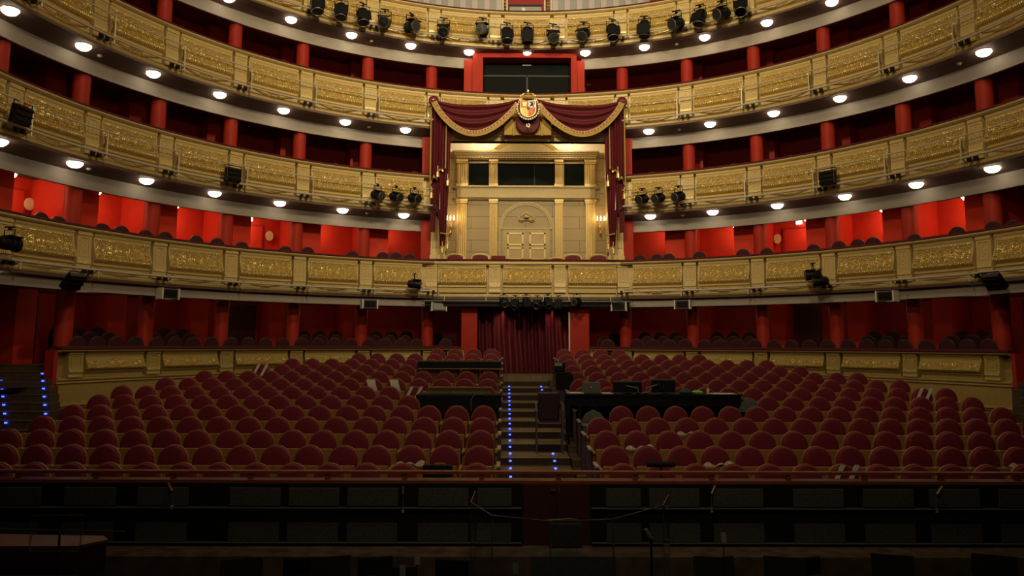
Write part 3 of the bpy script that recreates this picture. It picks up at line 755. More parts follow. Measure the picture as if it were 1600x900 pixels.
# ------------------------------------------------------------------ B1 boxes: doors, plates, signs
def onwall(a, R, z, mbfn, name, m, parent=None):
    o = mbfn.build(name, m, parent); o.location = P(a, R, z); o.rotation_euler = (0, 0, -rad(a)); return o
nd = 2
for a in (-41.4, -71.2, 40.3, 61.2 + 9.6):
    f = MB(); w_ = .46
    f.b2(-w_ - .05, -w_, -.05, 0, -2, .1).b2(w_, w_ + .05, -.05, 0, -2, .1).b2(-w_, w_, -.05, 0, .05, .1)
    o = onwall(a, 13.18, 6.28, f, 'door_%d' % nd, 'deepred'); tag(o, kind='structure'); nd += 1
    lf = MB().b2(-w_, w_, -.02, 0, -2, .05).build('door_leaf', 'red', o)
    MB().box((w_ - .08, -.04, -.9), (.03, .05, .12)).build('door_handle', 'brass', lf)
for a, lab in ((-41.2, 'left'), (40.4, 'right')):
    o = onwall(a, 13.12, 6.50, MB().b2(-.09, .09, -.03, .0, -.05, .07), 'exit_sign', 'exit')
    tag(o, 'small lit exit sign over the door in the %s first-balcony box' % lab, 'sign')
for a, z, lab in ((-68.7, 6.02, 'near the far left edge'), (-38.35, 6.05, 'left of centre beside a red door'), (37.35, 6.05, 'right of centre beside a red door'), (67.6, 6.08, 'near the far right edge')):
    o = onwall(a, 13.12, z, disc(MB(), 0, 0, .12, .155, -.02, .01), 'oval_plaque', 'oval'); o.location = P(a, 13.12, z)
    tag(o, 'cream oval plaque on a lit red box wall, %s' % lab, 'plaque')
nd = nd
for a, z in ((-40.2, 3.85), (39.7, 3.88), (-66.3, 3.80), (66.3, 3.8)):
    f = MB(); w_ = .40
    f.b2(-w_ - .05, -w_, -.04, 0, -2, .05).b2(w_, w_ + .05, -.04, 0, -2, .05).b2(-w_, w_, -.04, 0, 0, .05).b2(-w_, w_, -.02, 0, -2, 0)
    o = onwall(a, 13.98, z, f, 'door_%d' % nd, mat('brown_door_%d' % nd, (.10, .025, .012), .5)); tag(o, kind='structure'); nd += 1
    MB().box((w_ - .07, -.05, -1.0), (.04, .05, .04)).build('door_handle', 'brass', o)
# gilded mirror frame at each inner end of the first-balcony boxes
for s in (-1, 1):
    t = thing('gilded_mirror', 'narrow gilded mirror frame on the end wall beside the royal box, %s side' % SIDE[s], 'mirror', (s * 3.5, 25.1, 5.3))
    b = MB()
    for q in (0, .5): b.b2(-.03, .03, q - .03, q + .03, 0, .75)
    b.b2(-.03, .03, 0, .5, .7, .8); part(b, 'frame', 'gold', t); part(MB().b2(-.01, .01, 0, .5, 0, .72), 'mirror_glass', 'glassdark', t)
# ------------------------------------------------------------------ ceiling lamps
def lamp_thing(label, m, group):
    t = thing('ceiling_lamp', label, 'lamp', group=group)
    b = MB(); b.lathe([(.03, -.13), (.09, -.125), (.135, -.095), (.17, -.05), (.175, -.01)], n=22, flute=.10)
    part(b, 'crystal_bowl', m, t); part(MB().lathe([(.175, -.012), (.185, 0), (.175, .012)], n=20), 'rim', 'brass', t)
    return t
lp = None
for k in (4, 3, 2):
    zb = LV[k][1]
    for j in range(-8, 9):
        if k < 4 and abs(j) < 2: continue
        a = j * 10.08 + (0 if j == 0 else (.5 if j > 0 else -.6)) * (k < 4)
        side = 'left' if j < 0 else 'right'
        if k == 4: lab = 'round crystal ceiling lamp under the fourth balcony, ' + ('at the centre' if j == 0 else '%s to the %s of centre' % (ORD[abs(j) - 1], side))
        else: lab = 'round crystal ceiling lamp under the %s, %s to the %s of the royal box' % (TIER[k], ORD[abs(j) - 2], side)
        if lp is None: lp = o = lamp_thing(lab, 'lamp', 'soffit lamps under the balconies')
        else: o = copy(lp, lab)
        o.location = P(a, 11.10, zb - .055)
o = copy(lp, 'round crystal ceiling lamp under the first balcony at the far left edge'); o.location = P(-81.0, 11.1, 4.10)
lp = None
for j in range(5):
    for s in (-1, 1):
        lab = 'lit ceiling lamp inside the %s first-balcony box %s of the royal box' % (ORD[j], SIDE[s])
        if lp is None: lp = o = lamp_thing(lab, 'lampbox', 'lamps inside the first balcony boxes')
        else: o = copy(lp, lab)
        o.location = P(s * (22.3 + 10.15 * j), 12.62, 6.555)
o = copy(lp, 'lit ceiling lamp inside the first-balcony box at the far left edge'); o.location = P(-73.0, 12.62, 6.555)
# smoke detectors
for a, z, lab in ((-68.4, 9.33, 'under the third balcony, far left'), (-26.7, 12.20, 'under the fourth balcony, left'), (-26.7, 9.40, 'under the third balcony, left'), (25.5, 12.25, 'under the fourth balcony, right'),
                  (25.6, 9.44, 'under the third balcony, right'), (-68.8, 6.68, 'under the second balcony, far left'), (-26.7, 6.71, 'under the second balcony, left'), (25.8, 6.73, 'under the second balcony, right'), (67.4, 9.38, 'under the third balcony, far right')):
    k = 4 if z > 12 else 3 if z > 9 else 2
    zz = LV[k][1] - .17 * (11.2 - 10.9) / .56
    o = MB().lathe([(.03, -.05), (.05, -.03), (.055, 0)], (0, 0, 0), 14).build('smoke_detector', 'white'); o.location = P(a, 11.2, zz)
    tag(o, 'small white smoke detector ' + lab, 'detector', 'smoke detectors')
# ------------------------------------------------------------------ lighting rails
for k in (1, 2, 3, 4):
    zt, zb = LV[k]; H = zt - zb; RR = R0 - .26
    root = thing('lighting_rail', 'pale metal lamp rail running along the front of the %s' % TIER[k], 'rail', (0, C0, zb), group='lamp rails on the balcony fronts')
    def arc(a0, a1, R, z, r, n, name, m='steel'):
        part(MB().tube([((R) * math.sin(rad(a0 + (a1 - a0) * i / n)), R * math.cos(rad(a0 + (a1 - a0) * i / n)), z) for i in range(n + 1)], r, 8), name, m, root)
    spans = ((-92, -TH0), (TH0, 92)) if k < 3 else (((-92, -TH0), (TH0, 92)) if k == 3 else ((-92, 92),))
    for a0, a1 in spans:
        n = int(abs(a1 - a0) / 2)
        arc(a0, a1, RR, H * .155, .030, n, 'lower_pipe')
        if k > 1: arc(a0, a1, RR, H * .60, .020, n, 'upper_pipe')
    angs = [s * (TH0 + BAY * j) for j in range(0, 8) for s in (-1, 1)] + ([-TH0 + BAY, TH0 - BAY] if k == 4 else [])
    for a in angs:
        t_ = rad(a); s = 1 if a > 0 else -1
        ta = rad(a - s * 1.25)
        q = MB()
        if k > 1: q.tube([(RR * math.sin(ta), RR * math.cos(ta), H * .06), (RR * math.sin(ta), RR * math.cos(ta), H * .62)], .018, 6)
        else: q.tube([(RR * math.sin(ta), RR * math.cos(ta), H * .0), (RR * math.sin(ta), RR * math.cos(ta), H * .17)], .018, 6)
        q.tube([(RR * math.sin(ta), RR * math.cos(ta), H * .155), ((R0 - .02) * math.sin(ta), (R0 - .02) * math.cos(ta), H * .05)], .015, 6)
        part(q, 'bracket', 'steel', root)
        for d in (-.45, .45):
            part(MB().box(((RR + .06) * math.sin(rad(a + d)), (RR + .06) * math.cos(rad(a + d)), H * .12), (.07, .09, .13), -rad(a + d)), 'socket_box', 'blackmetal', root)
b = thing('lighting_rail', 'dark metal lamp rail under the royal box balcony', 'rail', (0, YR - .3, 4.02), group=None)
part(MB().tube([(-3.3, 0, 0), (3.3, 0, 0)], .022, 8), 'lower_pipe', 'screen', b)
part(MB().b2(-3.2, 3.2, .1, .3, -.16, .06), 'cable_tray', 'blackmetal', b)
for x in (-2.6, -1.3, -.4, .5, 1.3, 2.6): part(MB().tube([(x, 0, -.02), (x, .1, .12), (x, .25, .16)], .018, 6), 'bracket', 'steel', b)
# ------------------------------------------------------------------ stage lamps
def spot_proto():
    t = thing('stage_lamp', 'x', 'stage lamp')
    b = MB().lathe([(.04, .23), (.11, .20), (.13, .12), (.13, -.10), (.15, -.11), (.15, -.19), (.125, -.20)], n=18)
    for z in (.0, .05, .10, .15): b.lathe([(.13, z - .006), (.14, z), (.13, z + .006)], n=18)
    body = part(b, 'lamp_body', 'blackmetal', t, smooth=True)
    part(MB().lathe([(.02, -.185), (.12, -.195), (.12, -.20)], n=18), 'lens', 'glassdark', body)
    part(MB().lathe([(.125, -.20), (.135, -.215), (.145, -.20)], n=18), 'lens_rim', 'screen', body)
    part(MB().b2(-.16, .16, -.16, -.14, -.2, .08), 'barn_door', 'black', body)
    y_ = MB().tube([(-.165, 0, 0), (-.165, 0, .0), (-.165, .0, .0)], .012, 6)
    y_ = MB().tube([(-.16, 0, 0), (-.16, .28, 0), (.16, .28, 0), (.16, 0, 0)], .012, 6)
    yo = part(y_, 'yoke', 'blackmetal', t)
    c_ = MB().box((0, .31, 0), (.05, .08, .05)).tube([(-.10, .34, .04), (.10, .34, -.04)], .018, 6)
    part(c_, 'clamp', 'blackmetal', t)
    return t
sp0 = spot_proto(); used = [False]
def place_spot(loc, bearing, tilt, label, group, sc=1.0, hang=True):
    """yoke and clamp stay upright above the lamp; the housing tilts and swivels"""
    if used[0]: o = copy(sp0, label)
    else: o = sp0; o['label'] = label; used[0] = True
    o['group'] = group; o.location = loc; o.rotation_euler = (0, 0, bearing); o.scale = (sc, sc, sc)
    for ch in kids(o) if kids(o) else o.children:
        n = ch.name.split('.')[0]
        if n in ('yoke', 'clamp'): ch.rotation_euler = (PI / 2, 0, 0)
        else: ch.rotation_euler = (rad(tilt), 0, 0)
    return o
B4S = [(12.732, -37.6), (12.735, -33.46), (12.74, -29.62), (12.701, -25.76), (12.71, -20.96), (12.728, -15.21), (12.86, -8.17), (12.734, -3.76), (12.748, -0.06), (12.696, 4.56), (12.714, 10.08), (12.719, 15.23), (12.69, 20.89), (12.69, 26.49), (12.728, 30.6), (12.70, 34.32), (12.744, 37.48)]
random.seed(3)
for i, (z, a) in enumerate(B4S):
    place_spot(P(a, R0 - .46, z), -rad(a) + random.uniform(-.5, .5), random.choice((-70, -55, -35, -80, -20)) if i not in (8, 12) else -5, 'black stage lamp hanging on the fourth balcony rail, %s from the left' % ORD[i], 'stage lamps along the fourth balcony', 1.25)
for i, a in enumerate((-26.3, -23.1, -19.9)):
    place_spot(P(a, R0 - .5, 7.17), -rad(a) + .5, -75, 'black stage lamp on the second balcony, left of the drapery, %s of three' % ORD[i], 'stage lamps beside the royal box', 1.0)
for i, a in enumerate((20.0, 22.8, 26.2)):
    place_spot(P(a, R0 - .5, 7.17), -rad(a) - .5, -75, 'black stage lamp on the second balcony, right of the drapery, %s of three' % ORD[i], 'stage lamps beside the royal box', 1.0)
for a, z, lab in ((-83.2, 4.60, 'on the first balcony at the far left edge'), (-19.6, 4.50, 'lying level on the first balcony rail beside the royal box'), (47.5, 4.58, 'on the first balcony rail right of centre'), (48.6, 4.40, 'below another lamp on the first balcony right of centre')):
    place_spot(P(a, R0 - .5, z), -rad(a) + (1.3 if a < 0 else -1.0), -85, 'black stage lamp ' + lab, 'lone stage lamps on the first balcony', .95)
for i, x in enumerate((-.75, -.39, -.05, .30, .62, .95)):
    place_spot((x, 23.35, 3.98 - .05 * (i % 2)), .3 * (-1) ** i, -60 + 25 * (i % 3), 'black stage lamp under the royal box balcony, %s from the left' % ORD[i], 'stage lamps under the royal box', .75)
place_spot((1.52, 23.35, 4.0), -.7, -80, 'black stage lamp under the royal box balcony, apart at the right end', 'stage lamps under the royal box', .75)
# floodlights (louvred boxes)
def flood(a, z, lab, tilt=0, red=False, low=False):
    t = thing('floodlight', lab, 'stage lamp', P(a, R0 - .42, z), -rad(a), group='louvred floodlights on the balcony fronts')
    t.rotation_euler = (rad(tilt), 0, -rad(a))
    b = MB().b2(-.22, .22, -.06, .08, -.19, .19); hb_ = part(b, 'housing', 'blackmetal', t, bevel=.02)
    l_ = MB()
    for q in range(3): l_.b2(-.19, .19, -.10, -.05, -.13 + q * .12, -.10 + q * .12)
    part(l_, 'louvre', 'black', hb_)
    part(MB().tube([(-.24, 0, -.02), (-.24, .02, .26), (.24, .02, .26), (.24, 0, -.02)], .014, 6), 'yoke', 'blackmetal', t)
    if red: part(MB().box((.05, 0, .22), (.09, .06, .05)), 'cable_plug', 'heraldic_red', t); part(MB().box((-.09, 0, .23), (.07, .05, .06)), 'yellow_tag', 'heraldic_gold', t)
flood(-82.4, 7.20, 'black floodlight with a red plug on the second balcony at the far left', 10, True)
flood(-50.3, 7.19, 'black louvred floodlight on the second balcony left of centre', 0)
flood(50.2, 7.20, 'black louvred floodlight on the second balcony right of centre', 0)
flood(-73.3, 4.00, 'black floodlight hanging under the first balcony on the left', 40)
flood(73.0, 4.08, 'black floodlight hanging under the first balcony on the right', 40)
# small loudspeakers under the first balcony
for i, (z, a) in enumerate(((3.92, -58.2), (3.88, -26.6), (3.85, -15.0), (3.87, 15.5), (3.905, 26.0), (3.94, 57.1))):
    t = thing('wall_loudspeaker', 'grey loudspeaker with white sides under the first balcony, %s from the left' % ORD[i], 'loudspeaker', P(a, 10.78, z), -rad(a), group='loudspeakers under the first balcony')
    part(MB().b2(-.21, .21, -.12, .12, -.13, .13), 'cabinet', 'screen', t, bevel=.01)
    for s in (-1, 1): part(MB().b2(s * .21, s * .245, -.14, .12, -.14, .14), 'side_plate', 'white', t)
    part(MB().b2(-.18, .18, -.13, -.12, -.10, .10), 'grille', 'grey' if i == 2 else 'black', t)
# ================================================================== AISLE STEPS
mb = MB(); nz = MB()
for i in range(0, 13):
    y0 = ROWY(i) - .50; z = ROWZ(i) + .0
    mb.b2(-.82, .58, y0, y0 + .95 + (.3 if i == 12 else 0), z - .3, z)
mb.b2(-.82, .58, 10.25, ROWY(0) - .5, -.3, -.0001)
for q in range(4): mb.b2(-.82, .58, ROWY(12) + .75 + q * .1, 24, ROWZ(12), ROWZ(12) + .03 * (q + 1))
st = tag(mb.build('aisle_steps', 'stepwood'), 'brown wooden steps of the central aisle with blue light dots', 'stairs')
mnose = mat('worn_nosing', (.34, .25, .12), .45, .2)
for i in range(13):
    y0 = ROWY(i) - .5; z = ROWZ(i)
    MB().b2(-.82, .58, y0 - .02, y0 + .05, z, z + .012).build('step_nosing', mnose, st)
    MB().b2(-.82, .58, y0 - .012, y0, z - .13, z - .004).build('riser_board', 'carpet', st)
led = MB().box((0, 0, 0), (.045, .02, .028))
lp = None
def led_at(loc, lab, grp):
    global lp
    if lp is None: o = lp = led.build('step_light', 'led')
    else: o = lp.copy(); COL.objects.link(o)
    o.location = loc; tag(o, lab, 'light', grp)
for i in range(0, 12):
    for s, x in ((-1, -.57), (1, .24)):
        if s > 0 and i in (5, 6, 7): continue
        for q, (dy, nm) in enumerate(((-.515, 'riser'), (.0, 'tread'))):  # one dot of each pair is the LED's reflection, modelled as glowing
            led_at((x + (.01 * i if s > 0 else 0), ROWY(i) + dy, ROWZ(i) + (-.05 if q == 0 else .016)), 'blue light dot on the %s aisle %s from the front, %s row' % (ORD[i], nm, SIDE[s]), 'blue step lights in the central aisle')
# side stairs by the box ends
for s in (-1, 1):
    mb = MB(); n = 11; e = []
    for q in range(n):
        k = q - 4; z = 1.36 + .14 * k; y = 15.0 + .33 * k; x0 = 9.50 + .68 * (y - 15)
        x0 = max(x0, 9.50) if k < 0 else x0
        mb.b2(s * x0, s * 12.9, y, y + (.33 if q < n - 1 else 1.2), 0, z); e.append((x0, y, z))
    sd = tag(mb.build('side_steps', 'darkwood'), 'dark wooden steps with blue lights at the %s end of the boxes' % SIDE[s], 'stairs')
    for x0, y, z in e: MB().b2(s * x0, s * 12.9, y - .015, y + .03, z, z + .008).build('step_nosing', 'stepwood', sd)
    for q in range(-1, 6):
        y = 15 + .33 * q; z = 1.36 + .14 * q
        for j in (0, 1):
            if (q == -1 and j == 0) or (s > 0 and j) or (q == 5 and j): continue
            x = (9.60 + .68 * (y - 15)) if j == 0 else (10.39 + .75 * (y - 15))
            led_at((s * x, y - .02, z - .03), 'blue light dot on the %s visible %s side step, %s line' % (ORD[q + 1], SIDE[s], 'inner' if j == 0 else 'outer'), 'blue side step lights')
# ================================================================== STALLS SEATS
def dome(w, z0, zs, zt, n=14):
    return [(-w, z0), (w, z0), (w, zs)] + [(w * math.cos(PI * k / n), zs + (zt - zs) * math.sin(PI * k / n)) for k in range(1, n)] + [(-w, zs)]
def cushion(out, y0, y1, bulge, cx=0, cz=None):
    """outline with a softly crowned front"""
    n = len(out); mb = MB()
    cz = sum(p[1] for p in out) / n
    rings = [(1, y1), (1, y0 + bulge * .9), (.97, y0 + bulge * .45), (.90, y0 + bulge * .15), (.6, y0), (0.02, y0 - .003)]
    vs = []
    for k, y in rings: vs += [(p[0] * k, y, cz + (p[1] - cz) * k) for p in out]
    fs = [tuple(range(n))[::-1]]
    for r in range(len(rings) - 1):
        for i in range(n): j = (i + 1) % n; fs.append((r * n + i, r * n + j, (r + 1) * n + j, (r + 1) * n + i))
    fs.append(tuple((len(rings) - 1) * n + i for i in range(n)))
    return mb.add(vs, fs)
def seat_proto(side):
    t = thing('theatre_seat', 'x', 'seat', group='crimson stalls seats')
    part(cushion(dome(.232, .52, .705, .938), -.09, -.01, .05), 'backrest', 'velvet', t, smooth=True)
    part(MB().prism(dome(.243, .36, .70, .95), -.02, .018), 'back_shell', 'seatwood', t)
    sb = part(MB().b2(-.225, .225, -.30, -.245, .30, .665), 'seat_base', 'seatwood', t, bevel=.012)
    part(MB().b2(-.215, .215, -.25, -.12, .32, .65), 'seat_cushion', 'velvet', t, bevel=.02)
    x = side * .2725
    part(MB().b2(x - .028, x + .028, -.42, -.02, .60, .645), 'armrest', 'seatwood', t, bevel=.01)
    part(MB().b2(x - .018, x + .018, -.36, -.0, .0, .60), 'arm_panel', 'seatwood', t)
    part(MB().box((-side * .13, -.302, .655), (.03, .006, .02)), 'number_plate', 'plate', sb)
    return t
NS = [16, 16, 16, 16, 16, 16, 16, 15, 14, 12, 11, 8, 4]
VIS = {(-1, 0): 14, (1, 0): 12, (-1, 1): 15, (1, 1): 13, (-1, 2): 16, (1, 2): 14, (1, 3): 15}
SKIP = {(-1, 9): range(0, 4), (-1, 5): range(0, 3), (1, 5): range(0, 7), (1, 4): range(0, 1)}
RED = {(1, 12, 3)}
sp_ = {-1: seat_proto(1), 1: seat_proto(-1)}; us = {-1: 0, 1: 0}
for i in range(13):
    for s in (-1, 1):
        for k in range(VIS.get((s, i), NS[i])):
            if k in SKIP.get((s, i), ()): continue
            if s == -1 and i == 0 and k == 1: pass
            lab = 'crimson velvet seat, %s row from the front, %s from the aisle, %s side' % (ORD[i], ORD[k], SIDE[s])
            if us[s] == 0: o = sp_[s]; o['label'] = lab; us[s] = 1
            else: o = copy(sp_[s], lab)
            j = .006 * math.sin(i * 7.3 + k * 3.1)
            o.location = (s * (1.095 + .5449 * k) + j, ROWY(i), ROWZ(i)); o.rotation_euler = (0, 0, j * 2.5)
# end arm panels at the outer end of each row are bench posts
M['postmetal'] = mat('pale_arm_cap', (.45, .38, .30), .4, .3)
tproto = None
for i in range(13):
    for s in (-1, 1):
        x = s * (1.095 + .5449 * 0 - .2725 - .05)
        if tproto is None:
            tproto = t = thing('row_end_post', 'x', 'post', group='row end posts along the aisle')
            part(MB().b2(-.02, .02, -.42, .02, 0, .66), 'end_panel', 'darkwood', t, bevel=.01); part(MB().b2(-.03, .03, -.44, .03, .66, .69), 'post_cap', 'postmetal', t)
        else: t = copy(tproto)
        t['label'] = 'dark aisle end panel with pale cap at the %s row, %s of the steps' % (ORD[i], SIDE[s])
        t.location = (x - s * .0, ROWY(i), ROWZ(i))
# ------------------------------------------------------------------ box chairs
M['boxvelvet'] = mat('dark_chair_velvet', (.040, .003, .006), .9, 0, .1, 20)
def chair_proto(nm, m, grp):
    t = thing(nm, 'x', 'chair', group=grp)
    part(cushion(dome(.205, .52, .72, .93), -.06, 0, .04), 'backrest', m, t, smooth=True)
    part(MB().prism(dome(.218, .50, .72, .945), -.01, .02), 'back_frame', 'darkwood', t)
    part(MB().b2(-.22, .22, -.46, -.03, .42, .50), 'seat', m, t, bevel=.02)
    for a in (-.19, .19):
        for yy in (-.43, -.0): part(MB().tube([(a, yy, 0), (a, yy, .50 if yy == 0 else .43)], .018, 6), 'leg', 'darkwood', t)
    return t
cp = None
def box_chair(a, R, ztop, label, grp):
    global cp
    if cp is None: cp = o = chair_proto('box_chair', 'boxvelvet', grp); o['label'] = label
    else: o = copy(cp, label)
    o['group'] = grp; o.location = P(a, R, ztop - .945); o.rotation_euler = (0, 0, -rad(a) + random.uniform(-.12, .12))
random.seed(11)
cl = {-1: [-73.1, -70.9, -65.1, -62.6, -59.3, -56.5, -52.1, -49.1, -45.4, -38.9, -35.4, -28.4, -23.5, -21.4, -19.2], 1: [18.5, 21.2, 23.1, 27.9, 34.6, 38.2, 45.0, 48.7, 51.3, 53.4, 59.0, 64.5, 69.0, 71.3]}
for s in (-1, 1):
    for n, a in enumerate(sorted(cl[s], key=abs)):
        box_chair(a, 11.52, 5.585 + random.uniform(-.02, .03), 'dark round-backed chair behind the first balcony rail, %s to the %s of the royal box' % (ORD[n], SIDE[s]), 'chairs in the first balcony boxes')
n = 0
for s in (-1, 1):
    n = 0
    for b_ in range(6):
        for q in range(4):
            a = s * (TH0 + 2.2 + b_ * BAY + q * 2.05)
            if b_ > 3: continue
            n += 1
            if n > 16: continue
            box_chair(a, 11.52, 8.27 + random.uniform(-.02, .02), 'dark round-backed chair behind the second balcony rail, %s to the %s of the royal box' % (ORD[n - 1], SIDE[s]), 'chairs in the second balcony boxes')
for s in (-1, 1):
    for b_ in range(5):
        if b_ == 0: base = TH0 + .8
        base = TH0 + 1.4 + b_ * 10.55
        row = ((11.42, 2.86, 3, 'front'), (12.15, 2.97, 3, 'middle'), (12.95, 3.12, 3, 'back'))
        for (R, zt_, cnt, rn) in row:
            if b_ == 2 and rn != 'front' and True: continue
            for q in range(cnt + (1 if rn == 'front' else 0)):
                a = s * (base + q * 2.55 * (11.42 / R) + (1.1 if rn == 'middle' else .3 if rn == 'back' else 0))
                box_chair(a, R, zt_ + random.uniform(-.012, .012), 'dark round-backed chair %s in the %s row of the %s ground-tier box on the %s' % (ORD[q], rn, ORD[b_], SIDE[s]), 'chairs in the ground tier boxes')
    for q, (a, R, zt_) in enumerate(((13.2, 11.42, 2.86), (12.3, 12.15, 2.97), (13.6, 12.95, 3.1))):
        box_chair(s * a, R, zt_, 'dark round-backed chair in the short box beside the %s entrance pillar, %s from the front' % (SIDE[s], ORD[q]), 'chairs in the ground tier boxes')
# ================================================================== TECH TABLES
def tubeleg(p0, p1, r=.02): return MB().tube([p0, p1], r, 8)
t = thing('production_table', 'long black table over the rear stalls seats left of the aisle', 'table', (-1.91, 20.5, ROWZ(9)))
h = 2.24 - ROWZ(9)
part(MB().b2(-1.12, 1.12, -.05, .55, h - .03, h), 'table_top', 'darkwood', t); part(MB().b2(-1.12, 1.12, -.08, -.04, h - .19, h - .02), 'front_board', 'black', t)
part(MB().b2(-1.12, 1.12, -.085, -.075, h - .215, h - .19), 'edge_strip', 'brass', t)
for x in (-1.08, -.5, .1, .65, 1.08): part(tubeleg((x, 0, 0), (x, 0, h - .05)), 'leg', 'stepwood', t)
t = thing('mixing_console', 'black covered console with a wooden lid left of the aisle', 'console', (-1.69, 16.6, ROWZ(5)))
h = 1.61 - ROWZ(5)
part(MB().b2(-.92, .93, 0, .5, h - .34, h), 'housing', 'black', t, bevel=.02); part(MB().b2(-.68, .70, .38, .46, h, h + .14), 'wooden_lid', 'stepwood', t); part(MB().b2(-.70, .72, .34, .46, h + .12, h + .145), 'lid_edge', 'seatwood', t)
part(MB().tube([(.28, -.02, h - .34), (.28, -.03, h - .1), (.36, -.02, h + .01), (.6, -.02, h)], .012, 6), 'cable', 'screen', t)
for x in (-.85, .28, .88): part(MB().b2(x - .03, x + .03, .05, .45, 0, h - .34), 'leg', 'black', t)
tag(MB().lathe([(.05, .30), (.20, .26), (.30, .12), (.34, 0)], (-2.85, 16.5, 1.12), 16).b2(-2.95, -2.75, 16.45, 16.7, ROWZ(5), 1.12).build('covered_chair', 'cloth', smooth=True), 'grey cloth-draped rounded shape left of the covered console', 'cover')
tag(MB().lathe([(.03, .28), (.16, .24), (.26, .10), (.30, 0)], (4.35, 15.95, 1.34), 16).b2(4.25, 4.45, 15.85, 16.1, ROWZ(4), 1.34).build('covered_chair', 'cloth', smooth=True), 'grey cloth-draped rounded shape at the right end of the desk', 'cover')
t = thing('production_desk', 'long black technicians desk over the seats right of the aisle', 'desk', (2.41, 15.75, ROWZ(4)))
h = 1.685 - ROWZ(4)
part(MB().b2(-1.82, 1.82, 0, .62, h - .035, h), 'desk_top', 'black', t); part(MB().b2(-1.80, 1.72, .03, .06, h - .24, h - .03), 'modesty_panel', 'blackmetal', t); part(MB().b2(-1.80, 1.78, .56, .60, h - .85, h - .03), 'back_panel', 'black', t)
for x in (-1.78, -1.55, 0, 1.75): part(MB().b2(x - .03, x + .03, .02, .10, 0, h - .03), 'leg', 'black', t)
def screen_thing(nm, x0, x1, z0, z1, lab, m, stand=True):
    t = thing(nm, lab, 'screen' if stand else 'laptop', ((x0 + x1) / 2, 16.0, 1.687)); w_ = (x1 - x0) / 2; hh = z1 - 1.687
    part(MB().b2(-w_, w_, 0, .03, .02 if stand else .01, hh), 'lid' if not stand else 'housing', m, t, bevel=.008)
    if stand:
        part(MB().b2(-w_, w_, -.005, .003, hh - .03, hh), 'top_bezel', 'screen', t)
        part(MB().b2(-.08, .08, -.08, .1, 0, .012).tube([(0, 0, 0), (0, -.03, .1), (0, -.01, .18)], .015, 6), 'stand', 'blackmetal', t)
    else:
        part(MB().b2(-w_, w_, .0, .25, 0, .015), 'keyboard_base', m, t); part(MB().box((0, -.003, hh * .55), (.02, .004, .025)), 'badge', 'white', t)
screen_thing('laptop', .93, 1.32, 1.69, 1.92, 'open grey laptop at the aisle end of the desk', 'screen', False)
screen_thing('monitor', 1.58, 2.19, 1.69, 1.95, 'black monitor with pale top edge beside the laptop', 'blackmetal')
screen_thing('monitor', 2.39, 2.89, 1.69, 1.99, 'taller black monitor in the middle of the desk', 'blackmetal')
for x, s, lab in ((2.08, -1, 'left'), (2.25, 1, 'right')):
    t = thing('desk_lamp', 'small black desk lamp with bent arm between the monitors, leaning %s' % lab, 'lamp', (x, 15.85, 1.687))
    part(MB().lathe([(.05, 0), (.05, .02), (.02, .03)], n=12), 'base', 'blackmetal', t); part(MB().tube([(0, 0, .02), (0, 0, .12), (s * .25, 0, .17 if s < 0 else .2)], .008, 6), 'arm', 'grey', t)
    part(MB().lathe([(.02, .04), (.035, 0)], (s * .25, 0, .15 if s < 0 else .18), 10), 'lamp_head', 'blackmetal', t)
def sheetp(nm, loc, d, rz, lab, m='paper', cat='paper', rx=0):
    return tag(MB().box((0, 0, 0), d, 0, rx).build(nm, m, loc=loc), lab, cat) if rz is None else _rz(tag(MB().box((0, 0, 0), d, 0, rx).build(nm, m, loc=loc), lab, cat), rz)
def _rz(o, rz): o.rotation_euler = (0, 0, rz); return o
sheetp('papers', (.78, 15.95, 1.70), (.30, .3, .02), .2, 'white papers at the aisle end of the long desk'); sheetp('papers', (1.44, 15.95, 1.695), (.22, .28, .014), .1, 'white papers between the laptop and the first monitor')
sheetp('papers', (3.85, 15.95, 1.693), (.5, .3, .01), .1, 'white papers at the right end of the long desk')
tag(MB().lathe([(.10, 0), (.14, .04), (.10, .09), (.03, .11)], (3.08, 15.9, 1.687), 12).build('folded_scarf', mat('blue_grey_cloth', (.03, .06, .07), .9)), 'dark blue-grey bundled cloth on the desk beside the monitor', 'cloth')
tag(MB().lathe([(.10, 0), (.12, .04), (.05, .08)], (3.32, 15.88, 1.687), 9, flute=.25).build('snack_packet', 'green'), 'bright green crumpled packet on the desk', 'packet')
tag(MB().lathe([(.03, 0), (.03, .09), (.012, .11), (.012, .13)], (3.54, 15.88, 1.687), 10).build('water_bottle', 'paper'), 'small clear bottle on the desk right of the green packet', 'bottle')
t = thing('work_bag', 'dark bag with a pale band under the aisle end of the desk', 'bag', (1.08, 15.25, ROWZ(4))); t.scale = (1.05, .9, 1.12)
b = MB().lathe([(.20, 0), (.24, .2), (.23, .6), (.15, .72), (.03, .78)], n=16); part(b, 'bag_body', 'cloth', t, smooth=True); part(MB().lathe([(.236, .5), (.243, .52), (.236, .56)], n=16), 'band', 'grey', t); part(MB().tube([(-.1, 0, .74), (-.05, 0, .85), (.05, 0, .85), (.1, 0, .74)], .012, 6), 'handle', 'black', t)
